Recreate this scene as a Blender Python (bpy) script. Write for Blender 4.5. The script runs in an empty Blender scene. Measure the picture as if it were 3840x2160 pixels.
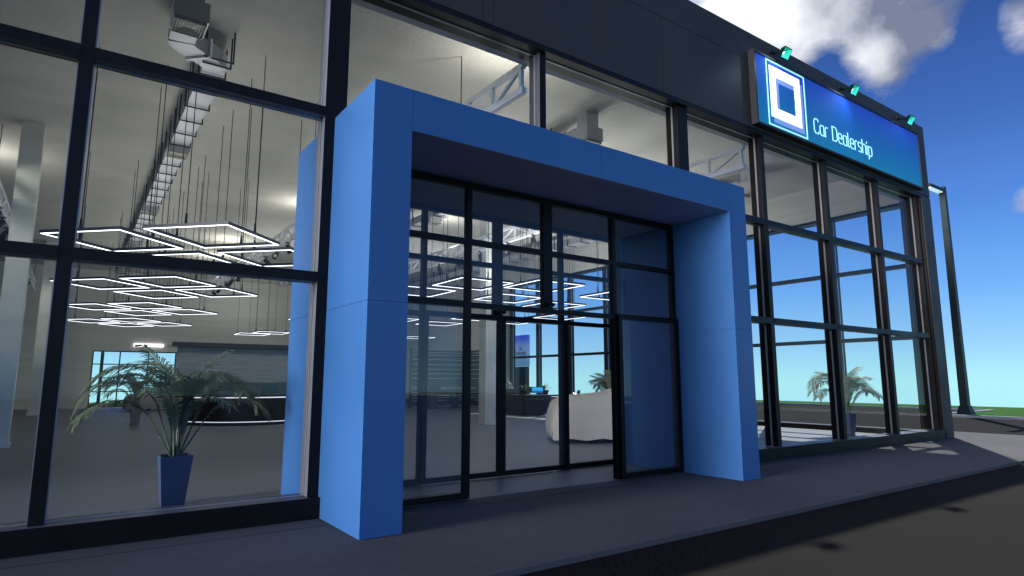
import bpy, bmesh, math, random
from mathutils import Vector, Matrix
random.seed(7)
PI = math.pi; R = math.radians
scene = bpy.context.scene
C = scene.collection

# ------------------------------------------------------------ camera
cam_d = bpy.data.cameras.new('camera'); cam = bpy.data.objects.new('camera', cam_d); C.objects.link(cam)
right = Vector((0.816755, -0.576984, 0.000469)); up = Vector((-0.085675, -0.120473, 0.989013)); fwd = Vector((0.570588, 0.807822, 0.147830))
m = Matrix((right, up, -fwd)).transposed().to_4x4(); m.translation = Vector((-1.38556, -7.65429, 1.63801))
cam.matrix_world = m
cam_d.sensor_width = 36; cam_d.lens = 2316.634 / 3840 * 36; cam_d.clip_end = 2000; cam_d.clip_start = 0.05
scene.camera = cam

# ------------------------------------------------------------ light
SUN_EL = 51.3; SUN_DIR = Vector((0.866 * math.cos(R(SUN_EL)), 0.5 * math.cos(R(SUN_EL)), math.sin(R(SUN_EL))))
sd = bpy.data.lights.new('sun', 'SUN'); sd.energy = 5.0; sd.angle = R(0.9); sd.color = (1.0, 0.97, 0.9)
so = bpy.data.objects.new('sun', sd); C.objects.link(so); so.rotation_euler = SUN_DIR.to_track_quat('Z', 'Y').to_euler(); so.location = (30, 20, 40)
scene.view_settings.view_transform = 'Standard'; scene.view_settings.look = 'None'
scene.view_settings.exposure = 0; scene.view_settings.gamma = 1; scene.view_settings.use_curve_mapping = False
try:
    scene.cycles.use_denoising = True
    scene.cycles.max_bounces = 9; scene.cycles.diffuse_bounces = 4; scene.cycles.glossy_bounces = 3
    scene.cycles.transparent_max_bounces = 24; scene.cycles.transmission_bounces = 6
    scene.cycles.sample_clamp_indirect = 4
    scene.cycles.caustics_reflective = False; scene.cycles.caustics_refractive = False
except Exception: pass

world = bpy.data.worlds.new('World'); scene.world = world; world.use_nodes = True
nt = world.node_tree; N = nt.nodes; L = nt.links; N.clear()
def wn(t, **k):
    n = N.new(t)
    for a, b in k.items(): setattr(n, a, b)
    return n
def wmath(op, a, b=None, clamp=False):
    n = wn('ShaderNodeMath', operation=op, use_clamp=clamp)
    for i, x in enumerate((a, b)):
        if x is None: continue
        if isinstance(x, (int, float)): n.inputs[i].default_value = x
        else: L.new(x, n.inputs[i])
    return n.outputs[0]
tc = wn('ShaderNodeTexCoord'); sep = wn('ShaderNodeSeparateXYZ'); L.new(tc.outputs['Generated'], sep.inputs[0])
ramp = wn('ShaderNodeValToRGB'); L.new(sep.outputs['Z'], ramp.inputs[0])
cr = ramp.color_ramp; cr.interpolation = 'EASE' if False else 'LINEAR'
stops = [(0.0, (0.44, 0.90, 1.0)), (0.05, (0.31, 0.66, 1.0)), (0.13, (0.16, 0.43, 0.95)), (0.22, (0.09, 0.27, 0.77)), (0.34, (0.045, 0.145, 0.50)), (0.46, (0.022, 0.085, 0.33)), (1.0, (0.014, 0.045, 0.18))]
cr.elements[0].position = stops[0][0]; cr.elements[0].color = (*stops[0][1], 1)
cr.elements[1].position = stops[-1][0]; cr.elements[1].color = (*stops[-1][1], 1)
for p, c in stops[1:-1]:
    e = cr.elements.new(p); e.color = (*c, 1)
# the physical sky joins in lightly: it brightens the part of the sky near the sun
sky = wn('ShaderNodeTexSky', sky_type='NISHITA'); sky.sun_disc = False; sky.sun_elevation = R(SUN_EL); sky.sun_rotation = R(60)
skm = wn('ShaderNodeVectorMath', operation='SCALE'); L.new(sky.outputs[0], skm.inputs[0]); skm.inputs['Scale'].default_value = 0.002
base = wn('ShaderNodeVectorMath', operation='ADD'); L.new(ramp.outputs[0], base.inputs[0]); L.new(skm.outputs[0], base.inputs[1])
# clouds: soft banks at given compass directions, broken up by noise
n1 = wn('ShaderNodeTexNoise'); n1.inputs['Scale'].default_value = 8.0; n1.inputs['Detail'].default_value = 8; n1.inputs['Roughness'].default_value = 0.6
mp = wn('ShaderNodeMapping'); mp.inputs['Scale'].default_value = (1, 1, 2.0); mp.inputs['Location'].default_value = (0.3, 0.1, 0.0)
L.new(tc.outputs['Generated'], mp.inputs[0]); L.new(mp.outputs[0], n1.inputs['Vector'])
banks = [((0.712, 0.482, 0.515), 0.10, 1.5), ((0.761, 0.403, 0.515), 0.072, 1.2), ((0.809, 0.341, 0.488), 0.052, 1.15), ((0.836, 0.300, 0.466), 0.046, 1.05),
         ((0.852, 0.284, 0.439), 0.030, 0.75), ((0.837, 0.342, 0.428), 0.036, 1.2), ((0.848, 0.342, 0.405), 0.025, 0.9), ((0.780, 0.430, 0.460), 0.040, 0.85),
         ((0.809, 0.396, 0.435), 0.022, -0.75), ((0.869, 0.250, 0.428), 0.026, -0.5), ((0.886, 0.198, 0.422), 0.03, 1.0), ((0.914, 0.2445, 0.325), 0.018, 0.62),
         ((0.948, 0.232, 0.218), 0.018, 0.6)]
acc = None
for (d, r, w) in banks:
    dv = Vector(d).normalized()
    ds = wn('ShaderNodeVectorMath', operation='DISTANCE'); L.new(tc.outputs['Generated'], ds.inputs[0]); ds.inputs[1].default_value = dv
    q = wmath('DIVIDE', ds.outputs['Value'], r); q = wmath('MULTIPLY', q, q); q = wmath('MULTIPLY', q, -1.0); q = wmath('EXPONENT', q); q = wmath('MULTIPLY', q, w)
    acc = q if acc is None else wmath('ADD', acc, q)
# bright patches added to the unseen sky as fill, strongest in the west
def lobe(d, r, w):
    ds = wn('ShaderNodeVectorMath', operation='DISTANCE'); L.new(tc.outputs['Generated'], ds.inputs[0]); ds.inputs[1].default_value = Vector(d).normalized()
    q = wmath('DIVIDE', ds.outputs['Value'], r); q = wmath('MULTIPLY', q, q); q = wmath('MULTIPLY', q, -1.0); q = wmath('EXPONENT', q); return wmath('MULTIPLY', q, w)
west = lobe((-0.99, -0.03, 0.085), 0.14, 100.0)
south = lobe((-0.25, -0.9, 0.5), 0.75, 0.10)
nz = wmath('SUBTRACT', n1.outputs['Fac'], 0.5); nz = wmath('MULTIPLY', nz, 3.6)
gate = wmath('MULTIPLY', acc, 3.0, True)
den = wmath('ADD', acc, wmath('MULTIPLY', nz, gate)); den = wmath('SUBTRACT', den, 0.27); mask = wmath('MULTIPLY', den, 0.95, True)
n2 = wn('ShaderNodeTexNoise'); n2.inputs['Scale'].default_value = 10; n2.inputs['Detail'].default_value = 7; n2.inputs['Roughness'].default_value = 0.55
mp2 = wn('ShaderNodeMapping'); mp2.inputs['Location'].default_value = (3.1, 1.7, 0.4); L.new(tc.outputs['Generated'], mp2.inputs[0]); L.new(mp2.outputs[0], n2.inputs['Vector'])
# brightness of the cloud: white towards the sun and in two thick lobes, grey between
bl = None
for (d, r, w) in [((0.705, 0.50, 0.515), 0.10, 1.4), ((0.837, 0.346, 0.426), 0.032, 0.95), ((0.884, 0.2, 0.412), 0.03, 0.6), ((0.785, 0.427, 0.452), 0.045, 0.55)]:
    ds = wn('ShaderNodeVectorMath', operation='DISTANCE'); L.new(tc.outputs['Generated'], ds.inputs[0]); ds.inputs[1].default_value = Vector(d).normalized()
    q = wmath('DIVIDE', ds.outputs['Value'], r); q = wmath('MULTIPLY', q, q); q = wmath('MULTIPLY', q, -1.0); q = wmath('EXPONENT', q); q = wmath('MULTIPLY', q, w)
    bl = q if bl is None else wmath('ADD', bl, q)
bl = wmath('ADD', bl, wmath('MULTIPLY', wmath('SUBTRACT', n2.outputs['Fac'], 0.45), 2.2), True)
ccol = wn('ShaderNodeMixRGB'); L.new(bl, ccol.inputs[0]); ccol.inputs[1].default_value = (0.20, 0.235, 0.34, 1); ccol.inputs[2].default_value = (1.02, 1.05, 1.12, 1)
mixc = wn('ShaderNodeMixRGB'); L.new(mask, mixc.inputs[0]); L.new(base.outputs[0], mixc.inputs[1]); L.new(ccol.outputs[0], mixc.inputs[2])
fill_sum = wmath('ADD', west, south)
wc = wn('ShaderNodeVectorMath', operation='SCALE'); wc.inputs[0].default_value = (1.06, 1.02, 1.04); L.new(fill_sum, wc.inputs['Scale'])
mixw = wn('ShaderNodeVectorMath', operation='ADD'); L.new(mixc.outputs[0], mixw.inputs[0]); L.new(wc.outputs[0], mixw.inputs[1])
bg = wn('ShaderNodeBackground'); bg.inputs['Strength'].default_value = 1.0; L.new(mixw.outputs[0], bg.inputs[0])
wo = wn('ShaderNodeOutputWorld'); L.new(bg.outputs[0], wo.inputs[0])

# ------------------------------------------------------------ materials
def mat(name, col, rough=0.6, metal=0.0, spec=0.5, var=0.0, vscale=3.0, bump=0.0, bscale=20.0, stretch=(1, 1, 1), emit=None, estr=0.0, coat=0.0):
    m = bpy.data.materials.new(name); m.use_nodes = True; t = m.node_tree; b = t.nodes['Principled BSDF']
    b.inputs['Base Color'].default_value = (*col, 1); b.inputs['Roughness'].default_value = rough; b.inputs['Metallic'].default_value = metal
    b.inputs['Specular IOR Level'].default_value = spec; b.inputs['Coat Weight'].default_value = coat
    if emit: b.inputs['Emission Color'].default_value = (*emit, 1); b.inputs['Emission Strength'].default_value = estr
    if var or bump:
        tcn = t.nodes.new('ShaderNodeTexCoord'); mpn = t.nodes.new('ShaderNodeMapping'); mpn.inputs['Scale'].default_value = stretch
        t.links.new(tcn.outputs['Object'], mpn.inputs[0])
    if var:
        n = t.nodes.new('ShaderNodeTexNoise'); n.inputs['Scale'].default_value = vscale; n.inputs['Detail'].default_value = 5; t.links.new(mpn.outputs[0], n.inputs['Vector'])
        rp = t.nodes.new('ShaderNodeMapRange'); rp.inputs[1].default_value = 0.3; rp.inputs[2].default_value = 0.7; rp.inputs[3].default_value = 1 - var; rp.inputs[4].default_value = 1 + var
        t.links.new(n.outputs['Fac'], rp.inputs[0])
        vm = t.nodes.new('ShaderNodeVectorMath'); vm.operation = 'SCALE'; vm.inputs[0].default_value = col; t.links.new(rp.outputs[0], vm.inputs['Scale'])
        t.links.new(vm.outputs[0], b.inputs['Base Color'])
        rr = t.nodes.new('ShaderNodeMapRange'); rr.inputs[1].default_value = 0.3; rr.inputs[2].default_value = 0.7; rr.inputs[3].default_value = max(0.05, rough - .08); rr.inputs[4].default_value = min(1, rough + .08)
        t.links.new(n.outputs['Fac'], rr.inputs[0]); t.links.new(rr.outputs[0], b.inputs['Roughness'])
    if bump:
        n = t.nodes.new('ShaderNodeTexNoise'); n.inputs['Scale'].default_value = bscale; n.inputs['Detail'].default_value = 3; t.links.new(mpn.outputs[0], n.inputs['Vector'])
        bp = t.nodes.new('ShaderNodeBump'); bp.inputs['Strength'].default_value = bump; bp.inputs['Distance'].default_value = 0.02; t.links.new(n.outputs['Fac'], bp.inputs['Height'])
        t.links.new(bp.outputs[0], b.inputs['Normal'])
    return m
M = {}
M['frame'] = mat('black_aluminium', (0.0085, 0.0066, 0.006), 0.42, 0, 0.22, 0.25, 1.2)
M['door'] = mat('black_door_aluminium', (0.006, 0.005, 0.005), 0.42, 0, 0.22, 0.2, 1.2)
M['frame_light'] = mat('painted_frame_light', (0.10, 0.10, 0.115), 0.4, 0, 0.5, 0.1, 1.5)  # light on sills, undersides and one jamb, painted as a greyer tone
M['soffit'] = mat('pale_lilac_soffit_panel', (0.42, 0.44, 0.60), 0.6, 0, 0.3, 0.05, 1)
M['jamb_sheen'] = mat('painted_jamb_reflection', (0.20, 0.21, 0.23), 0.35, 0, 0.5, 0.06, 1)  # pale tone painted for the glossy reflection on a mullion side
M['gasket'] = mat('glazing_bead_with_highlight', (0.42, 0.42, 0.46), 0.3, 0.3)  # real bead ridge, its specular highlight painted in as pale colour
M['fascia'] = mat('dark_slate_panel', (0.052, 0.044, 0.042), 0.55, 0, 0.3, 0.12, 0.7)
M['groove'] = mat('panel_groove', (0.012, 0.013, 0.018), 0.8)
M['portal'] = mat('blue_portal_panel', (0.042, 0.150, 0.385), 0.36, 0, 0.5, 0.05, 0.8)
M['ceiling'] = mat('rough_plaster', (0.43, 0.43, 0.40), 0.85, 0, 0.3, 0.08, 0.6, 0.8, 9.0, (1, 2.0, 1))
M['wall'] = mat('pale_wall_panels', (0.50, 0.505, 0.475), 0.7, 0, 0.3, 0.08, 0.6, 0.15, 3.0, (0.3, 0.3, 5))
M['column'] = mat('smooth_concrete', (0.58, 0.60, 0.57), 0.38, 0, 0.5, 0.12, 1.4, 0.1, 12)
M['white_steel'] = mat('pale_truss_steel', (0.78, 0.80, 0.86), 0.45, 0, 0.5, 0.05, 2)
M['duct'] = mat('galvanised_duct', (0.40, 0.42, 0.46), 0.4, 0.35, 0.5, 0.08, 2)
M['grille'] = mat('beige_grille', (0.34, 0.34, 0.27), 0.5)
M['hanger'] = mat('dark_steel_rod', (0.018, 0.018, 0.022), 0.5, 0.2)
M['lamp_body'] = mat('grey_lamp_profile', (0.06, 0.06, 0.07), 0.45, 0.2)
M['led'] = mat('white_led_strip', (1, 1, 1), 0.5, emit=(0.93, 0.94, 1.0), estr=3.0)
M['black'] = mat('matt_black', (0.010, 0.010, 0.011), 0.55)
M['teal'] = mat('teal_plastic', (0.02, 0.085, 0.09), 0.45)
M['teal_metal'] = mat('dark_teal_paint', (0.0025, 0.016, 0.018), 0.45, 0.0, 0.25, 0.1, 2)
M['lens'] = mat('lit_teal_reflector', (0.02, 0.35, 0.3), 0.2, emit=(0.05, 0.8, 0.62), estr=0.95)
M['lens_dark'] = mat('teal_reflector_painted_shade', (0.02, 0.2, 0.15), 0.3, emit=(0.01, 0.26, 0.19), estr=0.9)  # darker copy of the reflector, shade painted into its colour
M['bulb'] = mat('lit_bulb', (1, 1, 1), 0.3, emit=(0.75, 1, 0.95), estr=3)
M['pot'] = mat('blue_grey_pot', (0.035, 0.065, 0.14), 0.5, 0, 0.5, 0.08, 6)
M['pot_grey'] = mat('warm_grey_pot', (0.16, 0.155, 0.15), 0.5, 0, 0.5, 0.08, 6)
M['soil'] = mat('potting_soil', (0.03, 0.022, 0.015), 0.95, bump=0.6, bscale=60)
M['leaf'] = mat('palm_leaf', (0.095, 0.13, 0.085), 0.42, 0, 0.5, 0.35, 5.0)
M['leaf_pale'] = mat('pale_palm_leaf', (0.22, 0.24, 0.15), 0.55, 0, 0.2, 0.25, 5.0)  # paler leaf tone for all palms but the front one
M['leaf_green'] = mat('agave_leaf', (0.07, 0.17, 0.04), 0.45, 0, 0.5, 0.3, 8.0)
M['cover'] = mat('pale_car_cover', (0.40, 0.39, 0.365), 0.62, 0, 0.4, 0.06, 1.5, 0.25, 2.5)
M['desk'] = mat('dark_brown_laminate', (0.020, 0.015, 0.016), 0.42, 0, 0.5, 0.12, 2, 0, 20, (1, 1, 1))
M['desk_red'] = mat('dark_wine_laminate', (0.018, 0.006, 0.008), 0.35)
M['white_line'] = mat('lit_white_edge', (0.8, 0.8, 0.85), 0.4, emit=(0.8, 0.85, 1.0), estr=0.9)
M['shelf_back'] = mat('slate_shelf', (0.032, 0.042, 0.055), 0.5)
M['shelf_edge'] = mat('pale_shelf_edge', (0.6, 0.62, 0.66), 0.4)
M['pink'] = mat('lit_pink_white_sign', (1, .9, .95), 0.4, emit=(1.0, 0.86, 0.93), estr=2.2)
M['kerb'] = mat('pale_concrete_kerb', (0.46, 0.47, 0.50), 0.8, 0, 0.3, 0.1, 3, 0.3, 30)
M['white'] = mat('white_plastic', (0.7, 0.7, 0.7), 0.4)
M['chrome'] = mat('chrome_tube', (0.7, 0.7, 0.7), 0.2, 1.0)
M['lamp_glow'] = mat('lit_lamp_diffuser', (1, 1, 1), 0.4, emit=(0.7, 0.9, 0.95), estr=0.6)

def noise_ground(name, c1, c2, scale, bump, bs, rough, c3=None, big=0.25):
    m = bpy.data.materials.new(name); m.use_nodes = True; t = m.node_tree; b = t.nodes['Principled BSDF']; b.inputs['Roughness'].default_value = rough
    b.inputs['Specular IOR Level'].default_value = 0.08
    tcn = t.nodes.new('ShaderNodeTexCoord')
    n = t.nodes.new('ShaderNodeTexNoise'); n.inputs['Scale'].default_value = scale; n.inputs['Detail'].default_value = 6; t.links.new(tcn.outputs['Object'], n.inputs['Vector'])
    g = t.nodes.new('ShaderNodeTexNoise'); g.inputs['Scale'].default_value = big; g.inputs['Detail'].default_value = 3; t.links.new(tcn.outputs['Object'], g.inputs['Vector'])
    a = t.nodes.new('ShaderNodeMath'); a.operation = 'ADD'; t.links.new(n.outputs['Fac'], a.inputs[0]); t.links.new(g.outputs['Fac'], a.inputs[1])
    rp = t.nodes.new('ShaderNodeMapRange'); rp.inputs[1].default_value = 0.75; rp.inputs[2].default_value = 1.25; t.links.new(a.outputs[0], rp.inputs[0])
    mx = t.nodes.new('ShaderNodeMixRGB'); mx.inputs[1].default_value = (*c1, 1); mx.inputs[2].default_value = (*c2, 1); t.links.new(rp.outputs[0], mx.inputs[0]); t.links.new(mx.outputs[0], b.inputs['Base Color'])
    bn = t.nodes.new('ShaderNodeTexNoise'); bn.inputs['Scale'].default_value = bs; bn.inputs['Detail'].default_value = 4; t.links.new(tcn.outputs['Object'], bn.inputs['Vector'])
    bp = t.nodes.new('ShaderNodeBump'); bp.inputs['Strength'].default_value = bump; bp.inputs['Distance'].default_value = 0.02; t.links.new(bn.outputs['Fac'], bp.inputs['Height']); t.links.new(bp.outputs[0], b.inputs['Normal'])
    return m
M['asphalt'] = noise_ground('asphalt', (0.0085, 0.0077, 0.007), (0.0145, 0.013, 0.0118), 30, 0.9, 26, 0.9)
M['pavement'] = noise_ground('pavement_concrete', (0.10, 0.10, 0.103), (0.125, 0.125, 0.128), 8, 0.15, 60, 0.8, big=0.5)
M['grass'] = noise_ground('mown_grass', (0.020, 0.095, 0.006), (0.036, 0.135, 0.011), 3, 0.6, 40, 0.9)
def floor_mat():
    m = bpy.data.materials.new('blue_grey_floor_tiles'); m.use_nodes = True; t = m.node_tree; b = t.nodes['Principled BSDF']; b.inputs['Roughness'].default_value = 0.5
    b.inputs['Specular IOR Level'].default_value = 0.25
    tcn = t.nodes.new('ShaderNodeTexCoord'); mpn = t.nodes.new('ShaderNodeMapping'); mpn.inputs['Rotation'].default_value = (0, 0, R(45)); t.links.new(tcn.outputs['Object'], mpn.inputs[0])
    br = t.nodes.new('ShaderNodeTexBrick'); br.offset = 0; br.inputs['Color1'].default_value = (0.185, 0.212, 0.25, 1); br.inputs['Color2'].default_value = (0.168, 0.193, 0.23, 1); br.inputs['Mortar'].default_value = (0.095, 0.103, 0.12, 1)
    br.inputs['Scale'].default_value = 1; br.inputs['Mortar Size'].default_value = 0.002; br.inputs['Brick Width'].default_value = 1.2; br.inputs['Row Height'].default_value = 1.2
    t.links.new(mpn.outputs[0], br.inputs['Vector']); t.links.new(br.outputs['Color'], b.inputs['Base Color'])
    return m
M['floor'] = floor_mat()
def glass_mat(name, tint, refl=1.0, haze=0.0):
    m = bpy.data.materials.new(name); m.use_nodes = True; t = m.node_tree; t.nodes.clear()
    o = t.nodes.new('ShaderNodeOutputMaterial'); tr = t.nodes.new('ShaderNodeBsdfTransparent'); tr.inputs[0].default_value = (*tint, 1)
    gl = t.nodes.new('ShaderNodeBsdfGlossy'); gl.inputs['Roughness'].default_value = 0.0; gl.inputs[0].default_value = (refl, refl, refl, 1)
    fr = t.nodes.new('ShaderNodeFresnel'); mx = t.nodes.new('ShaderNodeMixShader')
    ge = t.nodes.new('ShaderNodeNewGeometry'); mr = t.nodes.new('ShaderNodeMapRange'); mr.inputs[3].default_value = 1.42; mr.inputs[4].default_value = 1 / 1.42   # same reflectance from both sides of the sheet
    t.links.new(ge.outputs['Backfacing'], mr.inputs[0]); t.links.new(mr.outputs[0], fr.inputs[0])
    t.links.new(fr.outputs[0], mx.inputs[0]); t.links.new(tr.outputs[0], mx.inputs[1]); t.links.new(gl.outputs[0], mx.inputs[2])
    last = mx
    if haze:   # pale film painted on for the hazy reflection in the panes
        df = t.nodes.new('ShaderNodeBsdfDiffuse'); df.inputs[0].default_value = (0.5, 0.55, 0.65, 1); m2 = t.nodes.new('ShaderNodeMixShader'); m2.inputs[0].default_value = haze
        t.links.new(mx.outputs[0], m2.inputs[1]); t.links.new(df.outputs[0], m2.inputs[2]); last = m2
    t.links.new(last.outputs[0], o.inputs[0])
    return m
M['glass'] = glass_mat('clear_window_glass', (0.97, 0.985, 0.985), 0.5)
M['end_glass'] = glass_mat('clear_end_glass', (0.98, 0.99, 0.99), 0.10)
M['door_glass'] = glass_mat('entrance_glass', (0.95, 0.965, 0.98), 0.95, 0.055)
def stripes_mat():
    m = bpy.data.materials.new('streaked_grey_cladding'); m.use_nodes = True; t = m.node_tree; b = t.nodes['Principled BSDF']; b.inputs['Roughness'].default_value = 0.35
    tcn = t.nodes.new('ShaderNodeTexCoord'); mpn = t.nodes.new('ShaderNodeMapping'); mpn.inputs['Scale'].default_value = (0.5, 0.5, 22); t.links.new(tcn.outputs['Object'], mpn.inputs[0])
    n = t.nodes.new('ShaderNodeTexNoise'); n.inputs['Scale'].default_value = 2; n.inputs['Detail'].default_value = 4; t.links.new(mpn.outputs[0], n.inputs['Vector'])
    rp = t.nodes.new('ShaderNodeValToRGB'); rp.color_ramp.elements[0].position = 0.35; rp.color_ramp.elements[0].color = (0.17, 0.185, 0.21, 1); rp.color_ramp.elements[1].position = 0.65; rp.color_ramp.elements[1].color = (0.34, 0.355, 0.38, 1)
    t.links.new(n.outputs['Fac'], rp.inputs[0]); t.links.new(rp.outputs[0], b.inputs['Base Color'])
    return m
M['stripes'] = stripes_mat()
def gradient_mat(name, axis, z0, z1, stops, estr):
    m = bpy.data.materials.new(name); m.use_nodes = True; t = m.node_tree; b = t.nodes['Principled BSDF']; b.inputs['Roughness'].default_value = 0.35
    tcn = t.nodes.new('ShaderNodeTexCoord'); s = t.nodes.new('ShaderNodeSeparateXYZ'); t.links.new(tcn.outputs['Object'], s.inputs[0])
    mr = t.nodes.new('ShaderNodeMapRange'); mr.inputs[1].default_value = z0; mr.inputs[2].default_value = z1; t.links.new(s.outputs[axis], mr.inputs[0])
    rp = t.nodes.new('ShaderNodeValToRGB'); t.links.new(mr.outputs[0], rp.inputs[0])
    rp.color_ramp.elements[0].color = (*stops[0][1], 1); rp.color_ramp.elements[1].color = (*stops[-1][1], 1)
    rp.color_ramp.elements[0].position = stops[0][0]; rp.color_ramp.elements[1].position = stops[-1][0]
    for p, c in stops[1:-1]:
        e = rp.color_ramp.elements.new(p); e.color = (*c, 1)
    t.links.new(rp.outputs[0], b.inputs['Base Color']); t.links.new(rp.outputs[0], b.inputs['Emission Color']); b.inputs['Emission Strength'].default_value = estr
    return m
# backlit sign face: printed blue that runs from royal blue down to sea blue
M['sign_face'] = gradient_mat('backlit_blue_sign_face', 'Z', 7.35, 9.05, [(0, (0.010, 0.185, 0.36)), (0.5, (0.012, 0.115, 0.36)), (1, (0.018, 0.065, 0.42))], 0.62)
M['sign_face'].node_tree.nodes['Principled BSDF'].inputs['Roughness'].default_value = 0.75
M['sign_face'].node_tree.nodes['Principled BSDF'].inputs['Specular IOR Level'].default_value = 0.15
M['pylon_face'] = gradient_mat('pylon_blue_face', 'Z', 2.6, 4.9, [(0, (0.03, 0.17, 0.30)), (0.45, (0.10, 0.19, 0.33)), (0.72, (0.12, 0.20, 0.42)), (1, (0.02, 0.05, 0.42))], 0.9)
M['logo'] = mat('lit_white_logo', (1, 1, 1), 0.4, emit=(0.93, 0.95, 1.0), estr=1.3)
M['logo_line'] = mat('lit_pale_cyan_line', (0.3, 0.6, 0.7), 0.6, emit=(0.40, 0.90, 0.98), estr=0.95)
M['logo_shadow'] = mat('printed_lilac_shadow', (0.25, 0.3, 0.6), 0.4, emit=(0.13, 0.22, 0.52), estr=1.0)
M['screen'] = gradient_mat('lit_monitor_picture', 'Z', 0.0, 0.3, [(0, (0.01, 0.06, 0.22)), (0.25, (0.01, 0.12, 0.5)), (0.6, (0.02, 0.55, 0.95)), (1, (0.02, 0.08, 0.3))], 0.9)
M['dark_text'] = mat('dark_sign_lettering', (0.01, 0.01, 0.03), 0.5)

# ------------------------------------------------------------ mesh helpers
class MB:
    def __init__(s): s.b = bmesh.new()
    def box(s, x0, x1, y0, y1, z0, z1):
        vs = [s.b.verts.new((x, y, z)) for x in (x0, x1) for y in (y0, y1) for z in (z0, z1)]
        for f in ((0, 1, 3, 2), (4, 6, 7, 5), (0, 4, 5, 1), (2, 3, 7, 6), (0, 2, 6, 4), (1, 5, 7, 3)): s.b.faces.new([vs[i] for i in f])
        return s
    def quad(s, *p): s.b.faces.new([s.b.verts.new(q) for q in p]); return s
    def hexa(s, lo, hi):
        a = [s.b.verts.new(p) for p in lo]; b = [s.b.verts.new(p) for p in hi]; n = len(a)
        s.b.faces.new(a[::-1]); s.b.faces.new(b)
        for i in range(n): s.b.faces.new((a[i], a[(i + 1) % n], b[(i + 1) % n], b[i]))
        return s
    def tube(s, p, q, r0, r1=None, n=8, caps=True):
        r1 = r0 if r1 is None else r1; p = Vector(p); q = Vector(q); d = (q - p).normalized()
        u = d.orthogonal().normalized(); v = d.cross(u)
        a = [s.b.verts.new(p + r0 * (math.cos(t) * u + math.sin(t) * v)) for t in [2 * PI * i / n for i in range(n)]]
        b = [s.b.verts.new(q + r1 * (math.cos(t) * u + math.sin(t) * v)) for t in [2 * PI * i / n for i in range(n)]]
        for i in range(n): s.b.faces.new((a[i], a[(i + 1) % n], b[(i + 1) % n], b[i]))
        if caps: s.b.faces.new(a[::-1]); s.b.faces.new(b)
        return s
    def bar(s, p, q, w, h):
        p = Vector(p); q = Vector(q); d = (q - p).normalized(); u = d.cross(Vector((0, 0, 1)))
        if u.length < 1e-3: u = Vector((1, 0, 0))
        u.normalize(); v = u.cross(d)
        s.hexa([p + a * u * w / 2 + b * v * h / 2 for a, b in ((-1, -1), (1, -1), (1, 1), (-1, 1))], [q + a * u * w / 2 + b * v * h / 2 for a, b in ((-1, -1), (1, -1), (1, 1), (-1, 1))]); return s
    def bevel(s, w=0.004, seg=1):
        es = [e for e in s.b.edges if len(e.link_faces) == 2 and e.calc_face_angle(0) > 0.6]
        bmesh.ops.bevel(s.b, geom=es, offset=w, segments=seg, affect='EDGES', clamp_overlap=True); return s
    def build(s, name, material, parent=None, smooth=False):
        bmesh.ops.recalc_face_normals(s.b, faces=s.b.faces)
        me = bpy.data.meshes.new(name); s.b.to_mesh(me); s.b.free(); o = bpy.data.objects.new(name, me); C.objects.link(o)
        for mm in (material if isinstance(material, (list, tuple)) else [material]): me.materials.append(mm)
        if smooth: me.polygons.foreach_set('use_smooth', [True] * len(me.polygons))
        if parent is not None: o.parent = parent
        return o
def thing(name, label, cat, loc=(0, 0, 0), rz=0, group=None):
    o = bpy.data.objects.new(name, None); C.objects.link(o); o.location = loc; o.rotation_euler = (0, 0, rz); o.empty_display_size = 0.2
    o['label'] = label; o['category'] = cat
    if group: o['group'] = group
    return o
def tag(o, label, cat, group=None):
    o['label'] = label; o['category'] = cat
    if group: o['group'] = group
    return o
def struct(o): o['kind'] = 'structure'; return o
def copy_tree(o, parent=None):
    c = o.copy(); C.objects.link(c); c.parent = parent
    for ch in list(o.children): copy_tree(ch, c)
    return c
def point_light(name, parent, loc, energy, col=(1, 0.965, 0.84), r=0.10):
    d = bpy.data.lights.new(name, 'POINT'); d.energy = energy; d.color = col; d.shadow_soft_size = r
    o = bpy.data.objects.new(name, d); C.objects.link(o); o.parent = parent; o.location = loc; return o
def up_light(name, parent, loc, energy, size, col=(1, 0.985, 0.93)):
    d = bpy.data.lights.new(name, 'AREA'); d.energy = energy; d.color = col; d.shape = 'SQUARE'; d.size = size
    o = bpy.data.objects.new(name, d); C.objects.link(o); o.parent = parent; o.location = loc; o.rotation_euler = (PI, 0, 0); return o
def spot_light(name, parent, loc, target, energy, size, col=(1, 1, 1), blend=0.6, r=0.05):
    d = bpy.data.lights.new(name, 'SPOT'); d.energy = energy; d.color = col; d.spot_size = R(size); d.spot_blend = blend; d.shadow_soft_size = r
    o = bpy.data.objects.new(name, d); C.objects.link(o); o.parent = parent; o.location = loc
    o.rotation_euler = (Vector(target) - Vector(loc)).to_track_quat('-Z', 'Y').to_euler(); return o

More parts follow.
